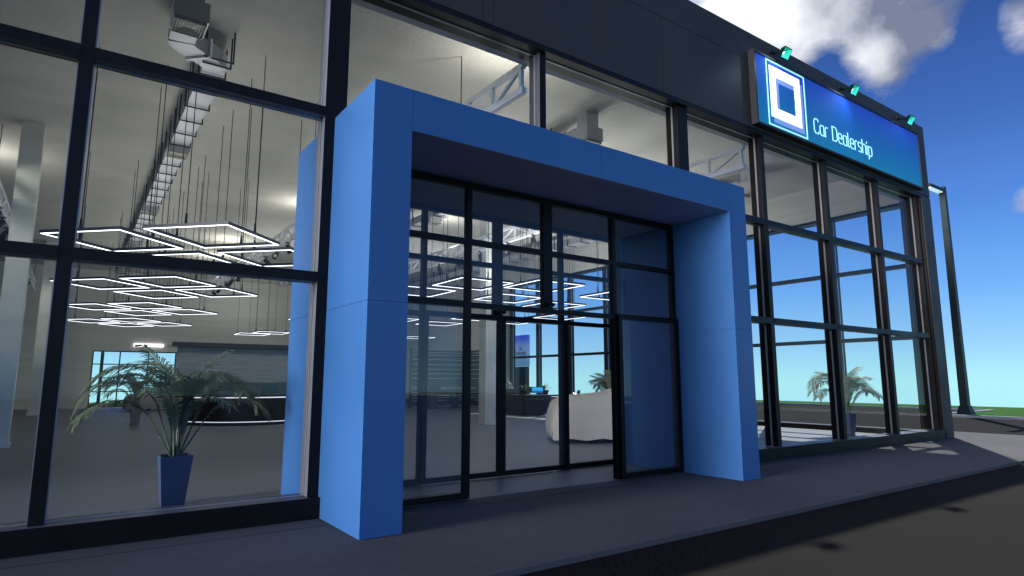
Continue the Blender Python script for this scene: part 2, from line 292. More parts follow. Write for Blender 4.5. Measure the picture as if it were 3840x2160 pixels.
# ------------------------------------------------------------ setting
struct(MB().box(-70, 46.5, -70, 48.3, -0.6, -0.062).build('road', M['asphalt']))
struct(MB().box(-30, 22.35, -2.985, 40.0, -0.42, -0.006).build('pavement', M['pavement']))
gb = MB(); gb.box(32.75, 46.5, -70, 5.25, -0.58, -0.004); gb.box(40.2, 46.5, 5.25, 48.3, -0.58, -0.0045); gb.box(-70, 40.2, 43.75, 48.3, -0.58, -0.005)
struct(gb.build('grass', M['grass']))
kb = MB(); kb.box(32.55, 32.75, -70, 5.45, -0.5, 0.06); kb.box(32.75, 40.2, 5.25, 5.45, -0.5, 0.057); kb.box(40.0, 40.2, 5.45, 43.75, -0.5, 0.06); kb.box(-70, 40.2, 43.75, 43.95, -0.5, 0.026)
struct(kb.bevel(0.02, 2).build('kerb', M['kerb']))
struct(MB().box(-12, 19.4, 0.02, 37.5, -0.05, 0.0).build('indoor_floor', M['floor']))
sj = MB(); sj.box(-12, 20.25, -0.375, -0.365, -0.01, -0.0035)
struct(sj.build('pavement_joint', M['groove']))

# ------------------------------------------------------------ building
B = thing('showroom_building', 'dark slate glass-fronted car showroom with a flat roof', 'building')
ZH = 7.1645; ZR = 9.5825; YM = 0.0835; YD = 0.381; ZS = 0.2417
XW0, XE = -12.0, 19.865
# fascia: backing plus panels with narrow joints
MB().box(XW0, XE - 0.02, 0.012, 0.55, ZH + 0.002, ZR - 0.07).build('fascia_backing', M['groove'], B)
vs = [XW0]
g0 = 3.452
for k in range(-5, 0): pass
xs = [-8.35, -8.15, -4.45, -4.25, -0.55, -0.35, 3.452, 3.654, 7.50, 7.685, 10.85, 11.05, 14.72, 15.92, 19.10, 19.33, XE]
pb = MB(); x = XW0; J = 0.008
for xn in xs:
    pb.box(x + J / 2, xn - J / 2, 0.0, 0.03, 7.262, 8.884 - J / 2); x = xn
x = XW0
for xn in [-6.2, -6.0, -1.9, -1.7, 2.4, 2.6, 5.9, 6.1, 10.022, 10.23, 14.72, 15.92, 19.10, 19.337]:
    pb.box(x + J / 2, xn - J / 2, 0.0, 0.03, 8.884 + J / 2, ZR); x = xn
pb.box(x + J / 2, XE, 0.0, 0.03, 8.884 + J / 2, ZR - 0.055)
pb.build('fascia_panels', M['fascia'], B)
MB().box(XW0, 19.26, 0.004, 0.03, ZH, 7.258).build('fascia_drip_strip', M['frame'], B)
MB().box(XW0, 19.33, 0.03, 0.5, ZR - 0.06, ZR - 0.003).build('parapet_cap', M['fascia'], B)
# header reveal
hb = MB(); hb.box(XW0, 19.26, 0.03, 0.45, ZH, ZH + 0.09); hb.build('header', M['frame'], B)
MB().box(XW0, 19.26, 0.215, 0.25, ZH - 0.014, ZH + 0.01).build('header_bead', M['gasket'], B)
MB().box(XW0, 19.4, 0.452, 0.60, ZH - 0.0, 8.36).build('header_lining', M['wall'], B)
# sill
MB().box(XW0, 1.19, 0.0, 0.42, 0.0, ZS).bevel(0.004).build('sill', M['frame'], B)
MB().box(8.272, 19.33, 0.0, 0.42, 0.0, ZS).bevel(0.004).build('sill', M['frame'], B)
MB().box(XW0, 1.06, 0.215, 0.245, ZS - 0.01, ZS + 0.012).build('sill_bead', M['gasket'], B)
MB().box(8.47, 19.2, 0.215, 0.245, ZS - 0.01, ZS + 0.012).build('sill_bead', M['gasket'], B)
MB().box(XW0, 1.06, 0.006, 0.414, ZS + .0005, ZS + 0.004).build('sill_painted_light', M['frame_light'], B)  # thin sheet painting sky light onto the sill top
MB().box(8.475, 19.19, 0.006, 0.414, ZS + .0005, ZS + 0.004).build('sill_painted_light', M['frame_light'], B)
# corner pier
cp = MB(); cp.box(19.26, XE, 0.0, 0.62, 5.638, ZH + 0.05); cp.box(19.26, XE, 0.0, 0.62, 2.42, 5.63); cp.box(19.26, XE, 0.0, 0.62, 0.0, 2.412); cp.build('corner_pier', M['fascia'], B)
MB().box(19.262, XE - 0.006, 0.006, 0.6, 0.0, ZH).build('pier_core', M['groove'], B)
MB().box(19.2, 19.262, 0.03, 0.5, ZS, ZH).build('pier_jamb', M['frame'], B)
mull = [(-6.95, -6.81, 0), (-4.29, -4.15, 0), (-1.608, -1.479, 0), (1.061, 1.3477, 0), (4.6554, 4.7825, 1), (8.170, 8.471, 0), (11.012, 11.1485, 0), (13.774, 13.914, 0), (16.52, 16.66, 0), (19.06, 19.2, 0)]
for (a, b, short) in mull:
    z0 = 5.1 if short else ZS + 0.001
    mb = MB(); mb.box(a, b, YM, YD, z0, ZH - 0.001); o = mb.build('mullion', M['frame'], B)
    g = MB()
    segs = [(5.23, ZH)] if short else [(z0, 2.85), (3.0, 5.08), (5.225, ZH)]
    for (s0, s1) in segs: g.box(a - 0.014, b + 0.014, 0.205, 0.243, s0 + 0.002, s1 - 0.002)
    g.build('glazing_bead', M['gasket'], o)
    if a in (1.061, 4.6554): MB().box(a - .004, a - .0005, YM + .002, YD - .002, z0 + .004, ZH - .002).build('jamb_painted_sheen', M['jamb_sheen'] if a < 2 else M['frame_light'], o)  # strip painting a reflection onto the left side of two mullions
def transoms(x0, x1):
    for zt in (3.0, 5.2202):
        mb = MB(); mb.box(x0, x1, YM - 0.008, 0.30, zt - 0.125, zt); mb.bevel(0.008, 2); o = mb.build('transom', M['frame'], B)
        MB().box(x0 + .002, x1 - .002, 0.085, 0.296, zt - 0.129, zt - 0.1245).build('underside_painted_light', M['frame_light'], o)  # thin strip painting bounced light onto the transom underside
        MB().box(x0 + .01, x1 - .01, 0.21, 0.24, zt - 0.137, zt - 0.1292).build('glazing_bead', M['gasket'], o)
for a, b in [(-12, -6.95), (-6.81, -4.29), (-4.15, -1.608), (-1.479, 1.061), (8.471, 11.012), (11.1485, 13.774), (13.914, 16.52), (16.66, 19.06)]: transoms(a + 0.001, b - 0.001)
bays = [(-12, -6.95, 0.24), (-6.81, -4.29, 0.24), (-4.15, -1.608, 0.24), (-1.479, 1.061, 0.24), (1.3477, 4.6554, 5.09), (4.7825, 8.17, 5.09), (8.471, 11.012, 0.24), (11.1485, 13.774, 0.24), (13.914, 16.52, 0.24), (16.66, 19.06, 0.24)]
for (a, b, z0) in bays:
    lv = [z0, ZH] if z0 > 1 else [z0, 2.88, 5.10, ZH]
    if z0 > 1: MB().quad((a, .224, z0), (b, .224, z0), (b, .224, ZH), (a, .224, ZH)).build('window_pane', M['glass'], B)
    else:
        for u, w in ((0.24, 2.875), (3.0, 5.095), (5.2202, ZH)): MB().quad((a, .224, u), (b, .224, u), (b, .224, w), (a, .224, w)).build('window_pane', M['glass'], B)
# shell
MB().box(XW0, 19.4, 0.6, 37.5, 8.35, 8.40).build('ceiling', M['ceiling'], B)
MB().box(XW0, XE - .01, 0.5, 38.0, 8.41, 9.52).build('roof_slab', M['fascia'], B)
rw = MB(); wx0, wx1, wz1 = -0.45, 4.04, 3.42
rw.box(XW0, wx0, 37.5, 37.9, 0, 8.36); rw.box(wx1, XE, 37.5, 37.9, 0, 8.36); rw.box(wx0, wx1, 37.5, 37.9, wz1, 8.36)
rw.build('back_wall', M['wall'], B)
MB().box(XW0 - .3, XW0, 4.2, 37.9, -0.05, 8.4).build('side_wall', M['wall'], B)
MB().box(XW0 - .3, XW0, 0.5, 4.2, 7.1, 8.4).build('unseen_side_lintel', M['wall'], B)  # wall above the unseen opening made for the fill light
MB().quad((XW0 - .1, 0.4, 0), (XW0 - .1, 4.2, 0), (XW0 - .1, 4.2, 7.1), (XW0 - .1, .4, 7.1)).build('unseen_side_pane', M['end_glass'], B)  # glazed opening out of view, added to let the western fill in
ew = MB(); ew.box(19.4, XE - 0.004, 0.6, 37.5, ZH, 8.40); ew.box(19.4, XE - 0.004, 22.2, 37.5, 0, ZH); ew.build('end_wall', M['wall'], B)
MB().box(XE - 0.004, XE, 0.6, 37.5, ZH, 9.50).box(XE - .004, XE, 22.2, 37.5, 0, ZH).build('end_fascia', M['fascia'], B)
MB().box(19.42, XE - 0.02, 0.62, 22.2, 0.0, 0.16).build('end_sill', M['frame'], B)
MB().box(19.42, XE - 0.02, 0.62, 22.2, ZH - 0.09, ZH - 0.001).build('end_header', M['frame'], B)
ey = [2.95, 5.7, 8.5, 11.28, 14.07, 16.72, 19.43, 21.95]
for y in ey:
    o = MB().box(19.42, 19.72, y - 0.075, y + 0.075, 0.162, ZH - 0.09).build('end_mullion', M['frame'], B)
    MB().box(19.54, 19.575, y - 0.088, y + 0.088, 0.17, ZH - 0.1).build('glazing_bead', M['gasket'], o)
yy = [0.62] + ey
for i in range(len(yy) - 1):
    a = yy[i] + (0.075 if i else 0); b = yy[i + 1] - 0.075
    for zt in (3.0, 5.2202): MB().box(19.42, 19.66, a + .001, b - .001, zt - 0.12, zt).build('end_transom', M['frame'], B)
    MB().quad((19.556, a, .16), (19.556, b, .16), (19.556, b, ZH - .09), (19.556, a, ZH - .09)).build('end_pane', M['end_glass'], B)
# rear window
fr = MB(); t = 0.07
fr.box(wx0, wx1, 37.5, 37.6, 0, 0.07).box(wx0, wx1, 37.5, 37.6, wz1 - .07, wz1)
for xx in (wx0 + .035, 0.97, 2.49, wx1 - .035): fr.box(xx - .035, xx + .035, 37.51, 37.59, 0.07, wz1 - .07)
for zz in (2.60, 1.77, 0.95): fr.box(wx0 + .07, wx1 - .07, 37.515, 37.585, zz - .03, zz + .03)
rwf = fr.build('rear_window', M['frame'], B)
MB().quad((wx0, 37.555, 0), (wx1, 37.555, 0), (wx1, 37.555, wz1), (wx0, 37.555, wz1)).build('pane', M['glass'], rwf)
tag(MB().box(0.02, 0.20, 38.9, 39.08, -0.15, 4.2).box(-.1, .32, 38.8, 39.18, -.15, -.1).bevel(.01).build('steel_post', M['black']), 'dark square post standing outside the rear window', 'post')

# columns
def column(x, y, s, label):
    c = thing('concrete_column', label, 'column', (x, y, 0), 0, 'square concrete columns in the hall')
    mb = MB(); lv = [0.1, 1.55, 1.562, 3.1, 3.112, 4.62, 4.632, 6.2, 6.212, 8.35]
    for i in range(len(lv) - 1):
        k = s / 2 - (0.006 if i % 2 else 0)
        mb.box(-k, k, -k, k, lv[i] + (0 if i % 2 == 0 else 0), lv[i + 1])
    mb2 = MB()
    for i in range(0, len(lv) - 1, 2): mb2.box(-s / 2, s / 2, -s / 2, s / 2, lv[i], lv[i + 1])
    mb2.bevel(0.02, 2)
    mb.b.free(); mb2.box(-s / 2 + .012, s / 2 - .012, -s / 2 + .012, s / 2 - .012, 0.1, 8.345)
    mb2.build('shaft', M['column'], c)
    MB().box(-s / 2 - .035, s / 2 + .035, -s / 2 - .035, s / 2 + .035, 0.0, 0.1).bevel(.01).build('plinth', M['column'], c)
column(-2.75, 12.40, 0.48, 'pale concrete column at the left edge, front one of the left pair')
column(-2.69, 29.64, 0.46, 'pale concrete column behind, near the back wall at left')
column(11.46, 12.14, 0.46, 'pale concrete column seen through the entrance doors')

# trusses
def truss(x, y0, y1, zb, label):
    T = thing('roof_truss', label, 'truss', (x, 0, 0), 0, 'white steel roof trusses under the ceiling')
    zt = zb + 0.57; w = 0.10
    MB().box(-w / 2, w / 2, y0, y1, zb, zb + .11).bevel(.005).build('bottom_chord', M['white_steel'], T)
    MB().box(-w / 2, w / 2, y0, y1, zt - .09, zt).bevel(.005).build('top_chord', M['white_steel'], T)
    y = y0 + 0.05; k = 0; step = 0.93
    while y < y1 - 0.1 and k < 45:
        MB().box(-.035, .035, y, y + .07, zb + .11, zt - .09).build('brace', M['white_steel'], T)
        y2 = y + step
        if y2 < y1:
            a, b = (zb + .1, zt - .08) if k % 2 else (zt - .08, zb + .1)
            MB().bar((0, y + .06, a), (0, y2 + .01, b), .06, .06).build('brace', M['white_steel'], T)
        y = y2; k += 1
    for yh in (y0 + 2.2, y0 + 12.3, y0 + 22.4, y1 - 1.0):
        MB().tube((0, yh, zt), (0, yh, 8.35), .012, n=6).build('hanger_rod', M['hanger'], T)
    return T
truss(4.72, 0.62, 34.5, 6.66, 'white steel lattice truss over the middle of the hall, above the entrance portal')
truss(-3.45, 0.62, 34.5, 6.42, 'white steel lattice truss at the far left behind the concrete column')
truss(11.2, 0.62, 34.5, 6.60, 'white steel lattice truss right of the blue entrance portal')

# track spotlights on the trusses
def spotlight(x, y, z, side, tilt, label, glow=0):
    S = thing('track_spotlight', label, 'spotlight', (x, y, z), side, 'black track spotlights under the trusses')
    MB().box(-.09, .09, -.03, .03, -.03, 0).tube((0, 0, -.03), (0, 0, -.16), .022, n=8).tube((-.05, 0, -.14), (.05, 0, -.14), .03, n=8).build('bracket', M['black'], S)
    d = Vector((math.sin(tilt), 0, -math.cos(tilt))); p = Vector((0, 0, -.16))
    MB().tube(p - d * .03, p + d * .26, .085, .095, n=14).tube(p - d * .07, p - d * .03, .05, .085, n=14).build('lamp_head', M['black'], S, True)
    if glow: up_light('lamp_glow', S, (0.75, 0, 0.5), glow * 1.0, .22, (1, .96, .86))
    return S
ordn = ['first', 'second', 'third', 'fourth', 'fifth', 'sixth', 'seventh', 'eighth']
for k, (y, a) in enumerate([(15.3, 0.4), (16.8, -2.4), (18.5, 0.4), (23.3, 2.2), (25.0, -2.6), (26.5, .5), (28.2, 2.4), (30.0, .2)]):
    spotlight(4.72, y, 6.66, a, 0.5 + .2 * (k % 3), 'black spotlight under the middle truss, %s along it from the portal' % ordn[k], 45 if k in (0, 3, 6) else 0)
for k, (y, a) in enumerate([(8.9, .3), (10.4, 2.8), (12.3, .2), (13.75, 2.2), (15.6, .4)]):
    spotlight(11.2, y, 6.60, a, 0.35 + .25 * (k % 2), 'black spotlight under the right truss, %s along it behind the entrance' % ordn[k], 45 if k in (0, 3) else 0)
for k, (y, a) in enumerate([(14.3, 3.0), (15.6, 3.4), (17.2, 2.7), (29.6, 3)]):
    spotlight(-3.45, y, 6.42, a, 0.6, 'black spotlight under the left truss, %s along it beside the front concrete column' % ordn[k], 45 if k == 1 else 0)
for k, (y) in enumerate([2.1]): spotlight(4.72, y - .35, 6.66, .3, .9, 'small black spotlight just behind the mullion above the portal', 45)

# ducts
def duct(x, y1, x2, y_j, label, vents, yend=34.0):
    D = thing('air_duct', label, 'duct', (0, 0, 0), 0, 'rectangular metal air ducts')
    w = 0.42; z0, z1 = 7.75, 8.03
    MB().box(x - w / 2, x + w / 2, y1, y_j, z0, z1).bevel(.006).build('duct_run', M['duct'], D)
    # S-shaped offset: two quarter elbows
    e = MB(); r = (x2 - x) / 2; n = 10; r = max(r, .05)
    pts = []
    for i in range(n + 1):
        t_ = i / n; s_ = t_ * t_ * (3 - 2 * t_); pts.append((x + (x2 - x) * s_, y_j + 0.75 * t_))
    prev = None
    for i, (px, py) in enumerate(pts):
        tg = Vector((pts[min(i + 1, n)][0] - pts[max(i - 1, 0)][0], pts[min(i + 1, n)][1] - pts[max(i - 1, 0)][1], 0)).normalized(); nn = Vector((tg.y, -tg.x, 0))
        c0 = Vector((px, py, 0)); ring = [e.b.verts.new(c0 + nn * a * (w / 2 + .012) + Vector((0, 0, b))) for a, b in ((-1, z0 - .01), (1, z0 - .01), (1, z1 + .01), (-1, z1 + .01))]
        if prev:
            for q in range(4): e.b.faces.new((prev[q], prev[(q + 1) % 4], ring[(q + 1) % 4], ring[q]))
        else: e.b.faces.new(ring[::-1])
        prev = ring
    e.b.faces.new(prev); e.build('elbow', M['duct'], D)
    mid = Vector(((x + x2) / 2, y_j + .375, 0))
    MB().bar((mid.x - .02, mid.y - .02, (z0 + z1) / 2), (mid.x + .02, mid.y + .02, (z0 + z1) / 2), w + .1, z1 - z0 + .1).build('flange', M['white_steel'], D)
    MB().box(x2 - w / 2, x2 + w / 2, y_j + .75, yend, z0, z1).bevel(.006).build('duct_run', M['duct'], D)
    y = y1 + .75; k = 0
    ys = [y1 + .9, y1 + 1.15, y_j + 1.0]; yk = y_j + 1.9
    while yk < yend and len(ys) < 34: ys.append(yk); yk += 0.92
    for yk in ys:
        xc = x if yk < y_j else x2
        h = MB(); h.box(xc - w / 2 - .05, xc + w / 2 + .05, yk - .015, yk + .015, z0 - .05, z0 - .022)
        h.box(xc - w / 2 - .05, xc - w / 2 - .022, yk - .013, yk + .013, z0 - .022, 8.35); h.box(xc + w / 2 + .022, xc + w / 2 + .05, yk - .013, yk + .013, z0 - .022, 8.35)
        h.build('hanger', M['hanger'], D)
    for vy in vents:
        xc = x if vy < y_j else x2
        b = MB(); s = .27
        b.box(xc - s, xc + s, vy - s, vy + s, 7.6 + (0 if vy < y_j else .02), 7.95 if vy < y_j else 7.748); b.bevel(.008); o = b.build('diffuser_box', M['duct'], D)
        if vy < y_j: MB().box(xc - .19, xc + .19, vy - .19, vy + .19, 7.95, 8.35).bevel(.006).build('riser', M['duct'], D)
        g = MB(); zz = 7.6 + (0 if vy < y_j else .02)
        for i in range(5):
            q = .245 - i * .042; t2 = .016; zq = zz - .004 - 0.011 * (5 - i)
            for (u0, u1, v0, v1) in ((-q, q, -q, -q + t2), (-q, q, q - t2, q), (-q, -q + t2, -q + t2, q - t2), (q - t2, q, -q + t2, q - t2)): g.box(xc + u0, xc + u1, vy + v0, vy + v1, zq, zz - .002)
        g.box(xc - .05, xc + .05, vy - .05, vy + .05, zz - .014, zz - .002)
        g.build('grille', M['grille'], o)
    return D
duct(-0.26, 3.74, 0.42, 4.42, 'grey rectangular air duct running back over the left hall with a front vent box', [3.465, 10.4, 17.5, 24.6])
duct(8.83, 3.74, 9.42, 4.9, 'grey air duct behind the portal top with a square vent box on its front end', [3.465, 12.9, 20.0])
duct(15.95, 3.9, 16.85, 5.1, 'grey air duct right of the portal, mostly hidden by mullions', [3.6, 16.0])

# ------------------------------------------------------------ pendant lights
LS = 0.90   # half side
def pendant(x, y, rot, label, lamp=0, group='square LED pendant frames', half=LS):
    P = thing('pendant_light', label, 'pendant light', (x, y, 4.5), rot, group)
    w = 0.056
    a = half; b = half - w
    f = MB()
    for (u0, u1, v0, v1) in ((-a, a, -a, -b), (-a, a, b, a), (-a, -b, -b, b), (b, a, -b, b)): f.box(u0, u1, v0, v1, 0.0, 0.06)
    f.build('frame', M['lamp_body'], P)
    f = MB(); a -= .014; b += .014
    for (u0, u1, v0, v1) in ((-a, a, -a, -b), (-a, a, b, a), (-a, -b, -b, b), (b, a, -b, b)): f.box(u0, u1, v0, v1, -0.012, -0.001)
    f.build('light_strip', M['led'], P)
    for (dx, dy) in ((1, 0), (-1, 0), (0, 1), (0, -1)):
        q = half - w / 2
        MB().tube((dx * q, dy * q, .06), (dx * q, dy * q, .25), .028, .02, n=8).tube((dx * q, dy * q, .25), (dx * q, dy * q, 3.85), .009, n=5, caps=False).build('suspension_rod', M['hanger'], P)
    if lamp: up_light('lamp_glow', P, (0, 0, 0.10), lamp * 1.25, 1.5)
    return P
cl = ['nearest', 'second nearest', 'third nearest', 'farthest']
posn = [('street side tip', 0.75, 5.77), ('left corner', -0.87, 7.38), ('right corner', 2.34, 7.38), ('rear tip', 0.75, 8.98)]
for i in range(4):
    for j, (nm, x, y) in enumerate(posn):
        pendant(x, y + 7.13 * i, R(45), 'lit diamond pendant, %s of the %s left hall cluster' % (nm, cl[i]), lamp=(30 if j in (0, 3) else 0), group='diamond pendant clusters of the left hall')
sq = [(8.235, 8.04, 'largest lit square pendant seen through the upper entrance glass, left of its centre post', 110), (10.26, 7.14, 'lit square pendant right of the largest one, crossing the entrance centre post', 110),
      (7.63, 10.38, 'lit square pendant at the left of the upper entrance glass, cut by the blue pillar', 0), (11.01, 10.12, 'lit square pendant low behind the entrance centre post', 110),
      (13.66, 7.43, 'lit square pendant at the right of the upper entrance glass, cut by a post', 110), (13.67, 10.9, 'lit square pendant low right, just above the door header', 0),
      (13.75, 20.25, 'small lit square pendant seen whole below the left door header', 110), (11.0, 19.6, 'small lit square pendant at the left edge of the left door glass', 0),
      (13.85, 16.75, 'thin lit pendant edge just under the left door header', 0), (16.7, 14.1, 'thin lit square pendant under the door header right of the closed door post', 110),
      (16.3, 17.2, 'flat lit square pendant above the pylon sign in the centre door glass', 0),
      (17.6, 30.3, 'far small lit pendant, upper of the stack beside the blue pillar', 0), (16.2, 32.3, 'far small lit pendant, lower of the stack beside the blue pillar', 0),
      (7.68, 33.5, 'far flat lit pendant, left of the pair above the reception partition', 60), (8.35, 31.6, 'far flat lit pendant, right of the pair above the reception partition', 0),
      (7.7, 21.5, 'lit square pendant in the hall middle behind the blue pillar', 110), (17.3, 8.6, 'lit square pendant nearest the glazed end wall', 60)]
for (x, y, lb, lamp) in sq: pendant(x, y, 0, lb, lamp, 'square LED pendants of the right hall')

# ------------------------------------------------------------ entrance portal
PX = thing('entrance_portal', 'big blue box-shaped entrance frame projecting from the glass front', 'portal')
xL0, xL1, xR1, xR0, zT, zSf, yF, yB = 1.1936, 1.6767, 7.7939, 8.2702, 5.0922, 4.5824, -1.26, 1.7014
def panel_box(parts, name):
    mb = MB()
    for p in parts: mb.box(*p)
    return mb.bevel(.003).build(name, M['portal'], PX)
G = .004
panel_box([(xL0, xL1, yF, yB, 0.0, 2.513 - G / 2), (xL0, xL1, yF, yB, 2.513 + G / 2, zT)], 'pillar')
panel_box([(xR1, xR0, yF, yB, 0.0, 2.513 - G / 2), (xR1, xR0, yF, yB, 2.513 + G / 2, zT)], 'pillar')
panel_box([(xL1 + G, 4.732 - G / 2, yF, yB, zSf, zT), (4.732 + G / 2, xR1 - G, yF, yB, zSf, zT)], 'lintel')
MB().box(xL0 + .02, xL1 - .02, yF + .01, yB - .01, 2.45, 2.6).box(xR1 + .02, xR0 - .02, yF + .01, yB - .01, 2.45, 2.6).box(xL1 - .02, xR1 + .02, yF + .006, yB - .006, zSf + .006, zT - .006).build('joint_core', M['groove'], PX)
MB().box(xL1 + .003, 4.730, yF + .004, yB - .004, zSf - .0035, zSf - .0005).build('soffit_panel', M['soffit'], PX)
MB().box(4.7345, xR1 - .003, yF + .004, yB - .004, zSf - .0035, zSf - .0005).build('soffit_panel', M['soffit'], PX)

# ------------------------------------------------------------ entrance screens and doors
def screen(y, closed, label):
    S = thing('entrance_screen', label, 'glass screen', (0, y, 0), 0, 'black framed glass screens across the portal')
    D0, D1 = 0.0, 0.10
    f = MB(); Lx, Rx = xL1 + .004, xR1 - .004; Ht = zSf - .0045
    f.box(Lx, Rx, D0, D1, Ht - .09, Ht)                               # top rail
    f.box(Lx, Lx + .08, D0, D1, 0.012, Ht - .09); f.box(Rx - .08, Rx, D0, D1, 0.012, Ht - .09)
    f.build('outer_frame', M['door'], S)
    f = MB().box(3.215, 3.297, D0, D1, 0.012, Ht - .09); f.build('mullion', M['door'], S)
    f = MB().box(6.17, 6.255, D0, D1, 0.012, Ht - .09); f.build('mullion', M['door'], S)
    f = MB().box(4.643, 4.822, D0, D1, 2.69, Ht - .09); f.build('mullion', M['door'], S)
    spans = [(Lx + .08, 3.215), (3.297, 4.643), (4.822, 6.17), (6.255, Rx - .08)]
    for a, b in spans:
        MB().box(a + .001, b - .001, D0 + .003, D1 - .003, 3.632, 3.712).build('rail', M['door'], S)
        MB().box(a + .001, b - .001, D0 + .003, D1 - .003, 2.69, 2.767).build('rail', M['door'], S)
        for z0, z1 in ((2.767, 3.632), (3.712, Ht - .09)): MB().quad((a, .05, z0), (b, .05, z0), (b, .05, z1), (a, .05, z1)).build('glass_pane', M['door_glass'], S)
    for a, b in (spans[0], spans[3]):
        MB().box(a + .001, b - .001, D0 + .003, D1 - .003, .012, .10).build('rail', M['door'], S)
        MB().quad((a, .05, .10), (b, .05, .10), (b, .05, 2.69), (a, .05, 2.69)).build('glass_pane', M['door_glass'], S)
    return S
screen(0.0, False, 'outer black framed glass screen with open doorway at the portal front')
screen(1.42, True, 'inner black framed glass screen with closed doors behind the first screen')
def leaf(x0, x1, y, label, grp):
    S = thing('sliding_door', label, 'door', (x0, y, 0), 0, grp); w = x1 - x0; s = .085
    f = MB(); f.box(0, s, 0, .05, .02, 2.775).box(w - s, w, 0, .05, .02, 2.775).box(s, w - s, 0, .05, 2.69, 2.775).box(s, w - s, 0, .05, .02, .105); f.bevel(.003).build('door_frame', M['door'], S)
    MB().quad((s, .025, .105), (w - s, .025, .105), (w - s, .025, 2.69), (s, .025, 2.69)).build('glass_pane', M['door_glass'], S)
    return S
leaf(1.69, 3.235, -.055, 'black framed glass sliding door parked open at the left of the portal', 'sliding glass doors')
leaf(6.235, 7.78, -.055, 'black framed glass sliding door parked open at the right of the portal', 'sliding glass doors')
leaf(3.235, 4.765, 1.365, 'left closed leaf of the inner sliding doors, left of the centre post', 'sliding glass doors')
leaf(4.77, 6.30, 1.365, 'right closed leaf of the inner sliding doors, right of the centre post', 'sliding glass doors')
for (y, lb) in ((-.005, 'small black motion sensor on the outer screen centre post'), (1.36, 'small black motion sensor above the inner doors')):
    s = MB().hexa([(4.65, y, 2.80), (4.82, y, 2.80), (4.80, y - .09, 2.82), (4.67, y - .09, 2.82)], [(4.65, y, 2.87), (4.82, y, 2.87), (4.81, y - .06, 2.86), (4.66, y - .06, 2.86)]); s.bevel(.006)
    S = thing('motion_sensor', lb, 'sensor', (0, 0, 0), 0, 'door motion sensors'); s.build('housing', M['black'], S); MB().box(4.70, 4.77, y - .06, y - .02, 2.795, 2.812).build('sensor_window', M['lamp_body'], S)

# ------------------------------------------------------------ sign
SG = thing('billboard_sign', 'blue backlit showroom sign with a white square logo on the dark fascia', 'sign')
sx0, sx1, sz0, sz1, sy = 10.605, 19.07, 7.315, 9.085, -.158
f = MB(); t = .05
f.box(sx0, sx1, sy, -.003, sz0, sz0 + t).box(sx0, sx1, sy, -.003, sz1 - t, sz1).box(sx0, sx0 + t, sy, -.003, sz0 + t, sz1 - t).box(sx1 - t, sx1, sy, -.003, sz0 + t, sz1 - t)
f.bevel(.006).build('box_frame', mat('dark_sign_frame', (0.010, 0.009, 0.009), .55), SG)
MB().box(sx0 + t, sx1 - t, -.125, -.02, sz0 + t, sz1 - t).build('sign_panel', M['sign_face'], SG)
def rect_ring(mb, x0, x1, z0, z1, w, y0, y1):
    mb.box(x0, x1, y0, y1, z0, z0 + w).box(x0, x1, y0, y1, z1 - w, z1).box(x0, x0 + w, y0, y1, z0 + w, z1 - w).box(x1 - w, x1, y0, y1, z0 + w, z1 - w)
lg = MB(); rect_ring(lg, 11.33, 12.60, 7.51, 8.77, .24, -.1325, -.1255); lg.build('logo_shadow', M['logo_shadow'], SG)
lg = MB(); rect_ring(lg, 11.21, 12.48, 7.63, 8.885, .24, -.142, -.1345); lg.build('logo_square', M['logo'], SG)
lg = MB(); rect_ring(lg, 11.094, 12.71, 7.41, 9.015, .03, -.141, -.126); lg.build('logo_outline', M['logo_line'], SG)
# stroke lettering
GL = {
 'C': (0.62, [[(.58, .86), (.50, 1), (.16, 1), (.02, .84), (.02, .16), (.16, 0), (.50, 0), (.58, .14)]]),
 'D': (0.66, [[(.02, 0), (.02, 1), (.44, 1), (.62, .82), (.62, .18), (.44, 0), (.02, 0)]]),
 'a': (0.54, [[(.50, 0), (.50, .70), (.12, .70), (.02, .58), (.02, .12), (.12, 0), (.38, 0), (.50, .12)]]),
 'r': (0.36, [[(.02, 0), (.02, .58), (.14, .70), (.34, .70)]]),
 'e': (0.54, [[(.48, 0), (.14, 0), (.02, .12), (.02, .58), (.12, .70), (.40, .70), (.50, .60), (.50, .36), (.02, .36)]]),
 'l': (0.20, [[(.04, 1.02), (.04, .10), (.12, 0), (.18, 0)]]),
 's': (0.50, [[(.44, .70), (.12, .70), (.02, .60), (.02, .46), (.10, .37), (.38, .33), (.46, .25), (.46, .10), (.38, 0), (.04, 0)]]),
 'h': (0.54, [[(.02, 0), (.02, 1.02)], [(.02, .58), (.14, .70), (.38, .70), (.50, .58), (.50, 0)]]),
 'i': (0.14, [[(.04, 0), (.04, .70)], [(.04, .88), (.04, .97)]]),
 'p': (0.54, [[(.02, -.26), (.02, .70), (.38, .70), (.50, .58), (.50, .12), (.38, 0), (.02, 0)]]),
 ' ': (0.36, []),
}
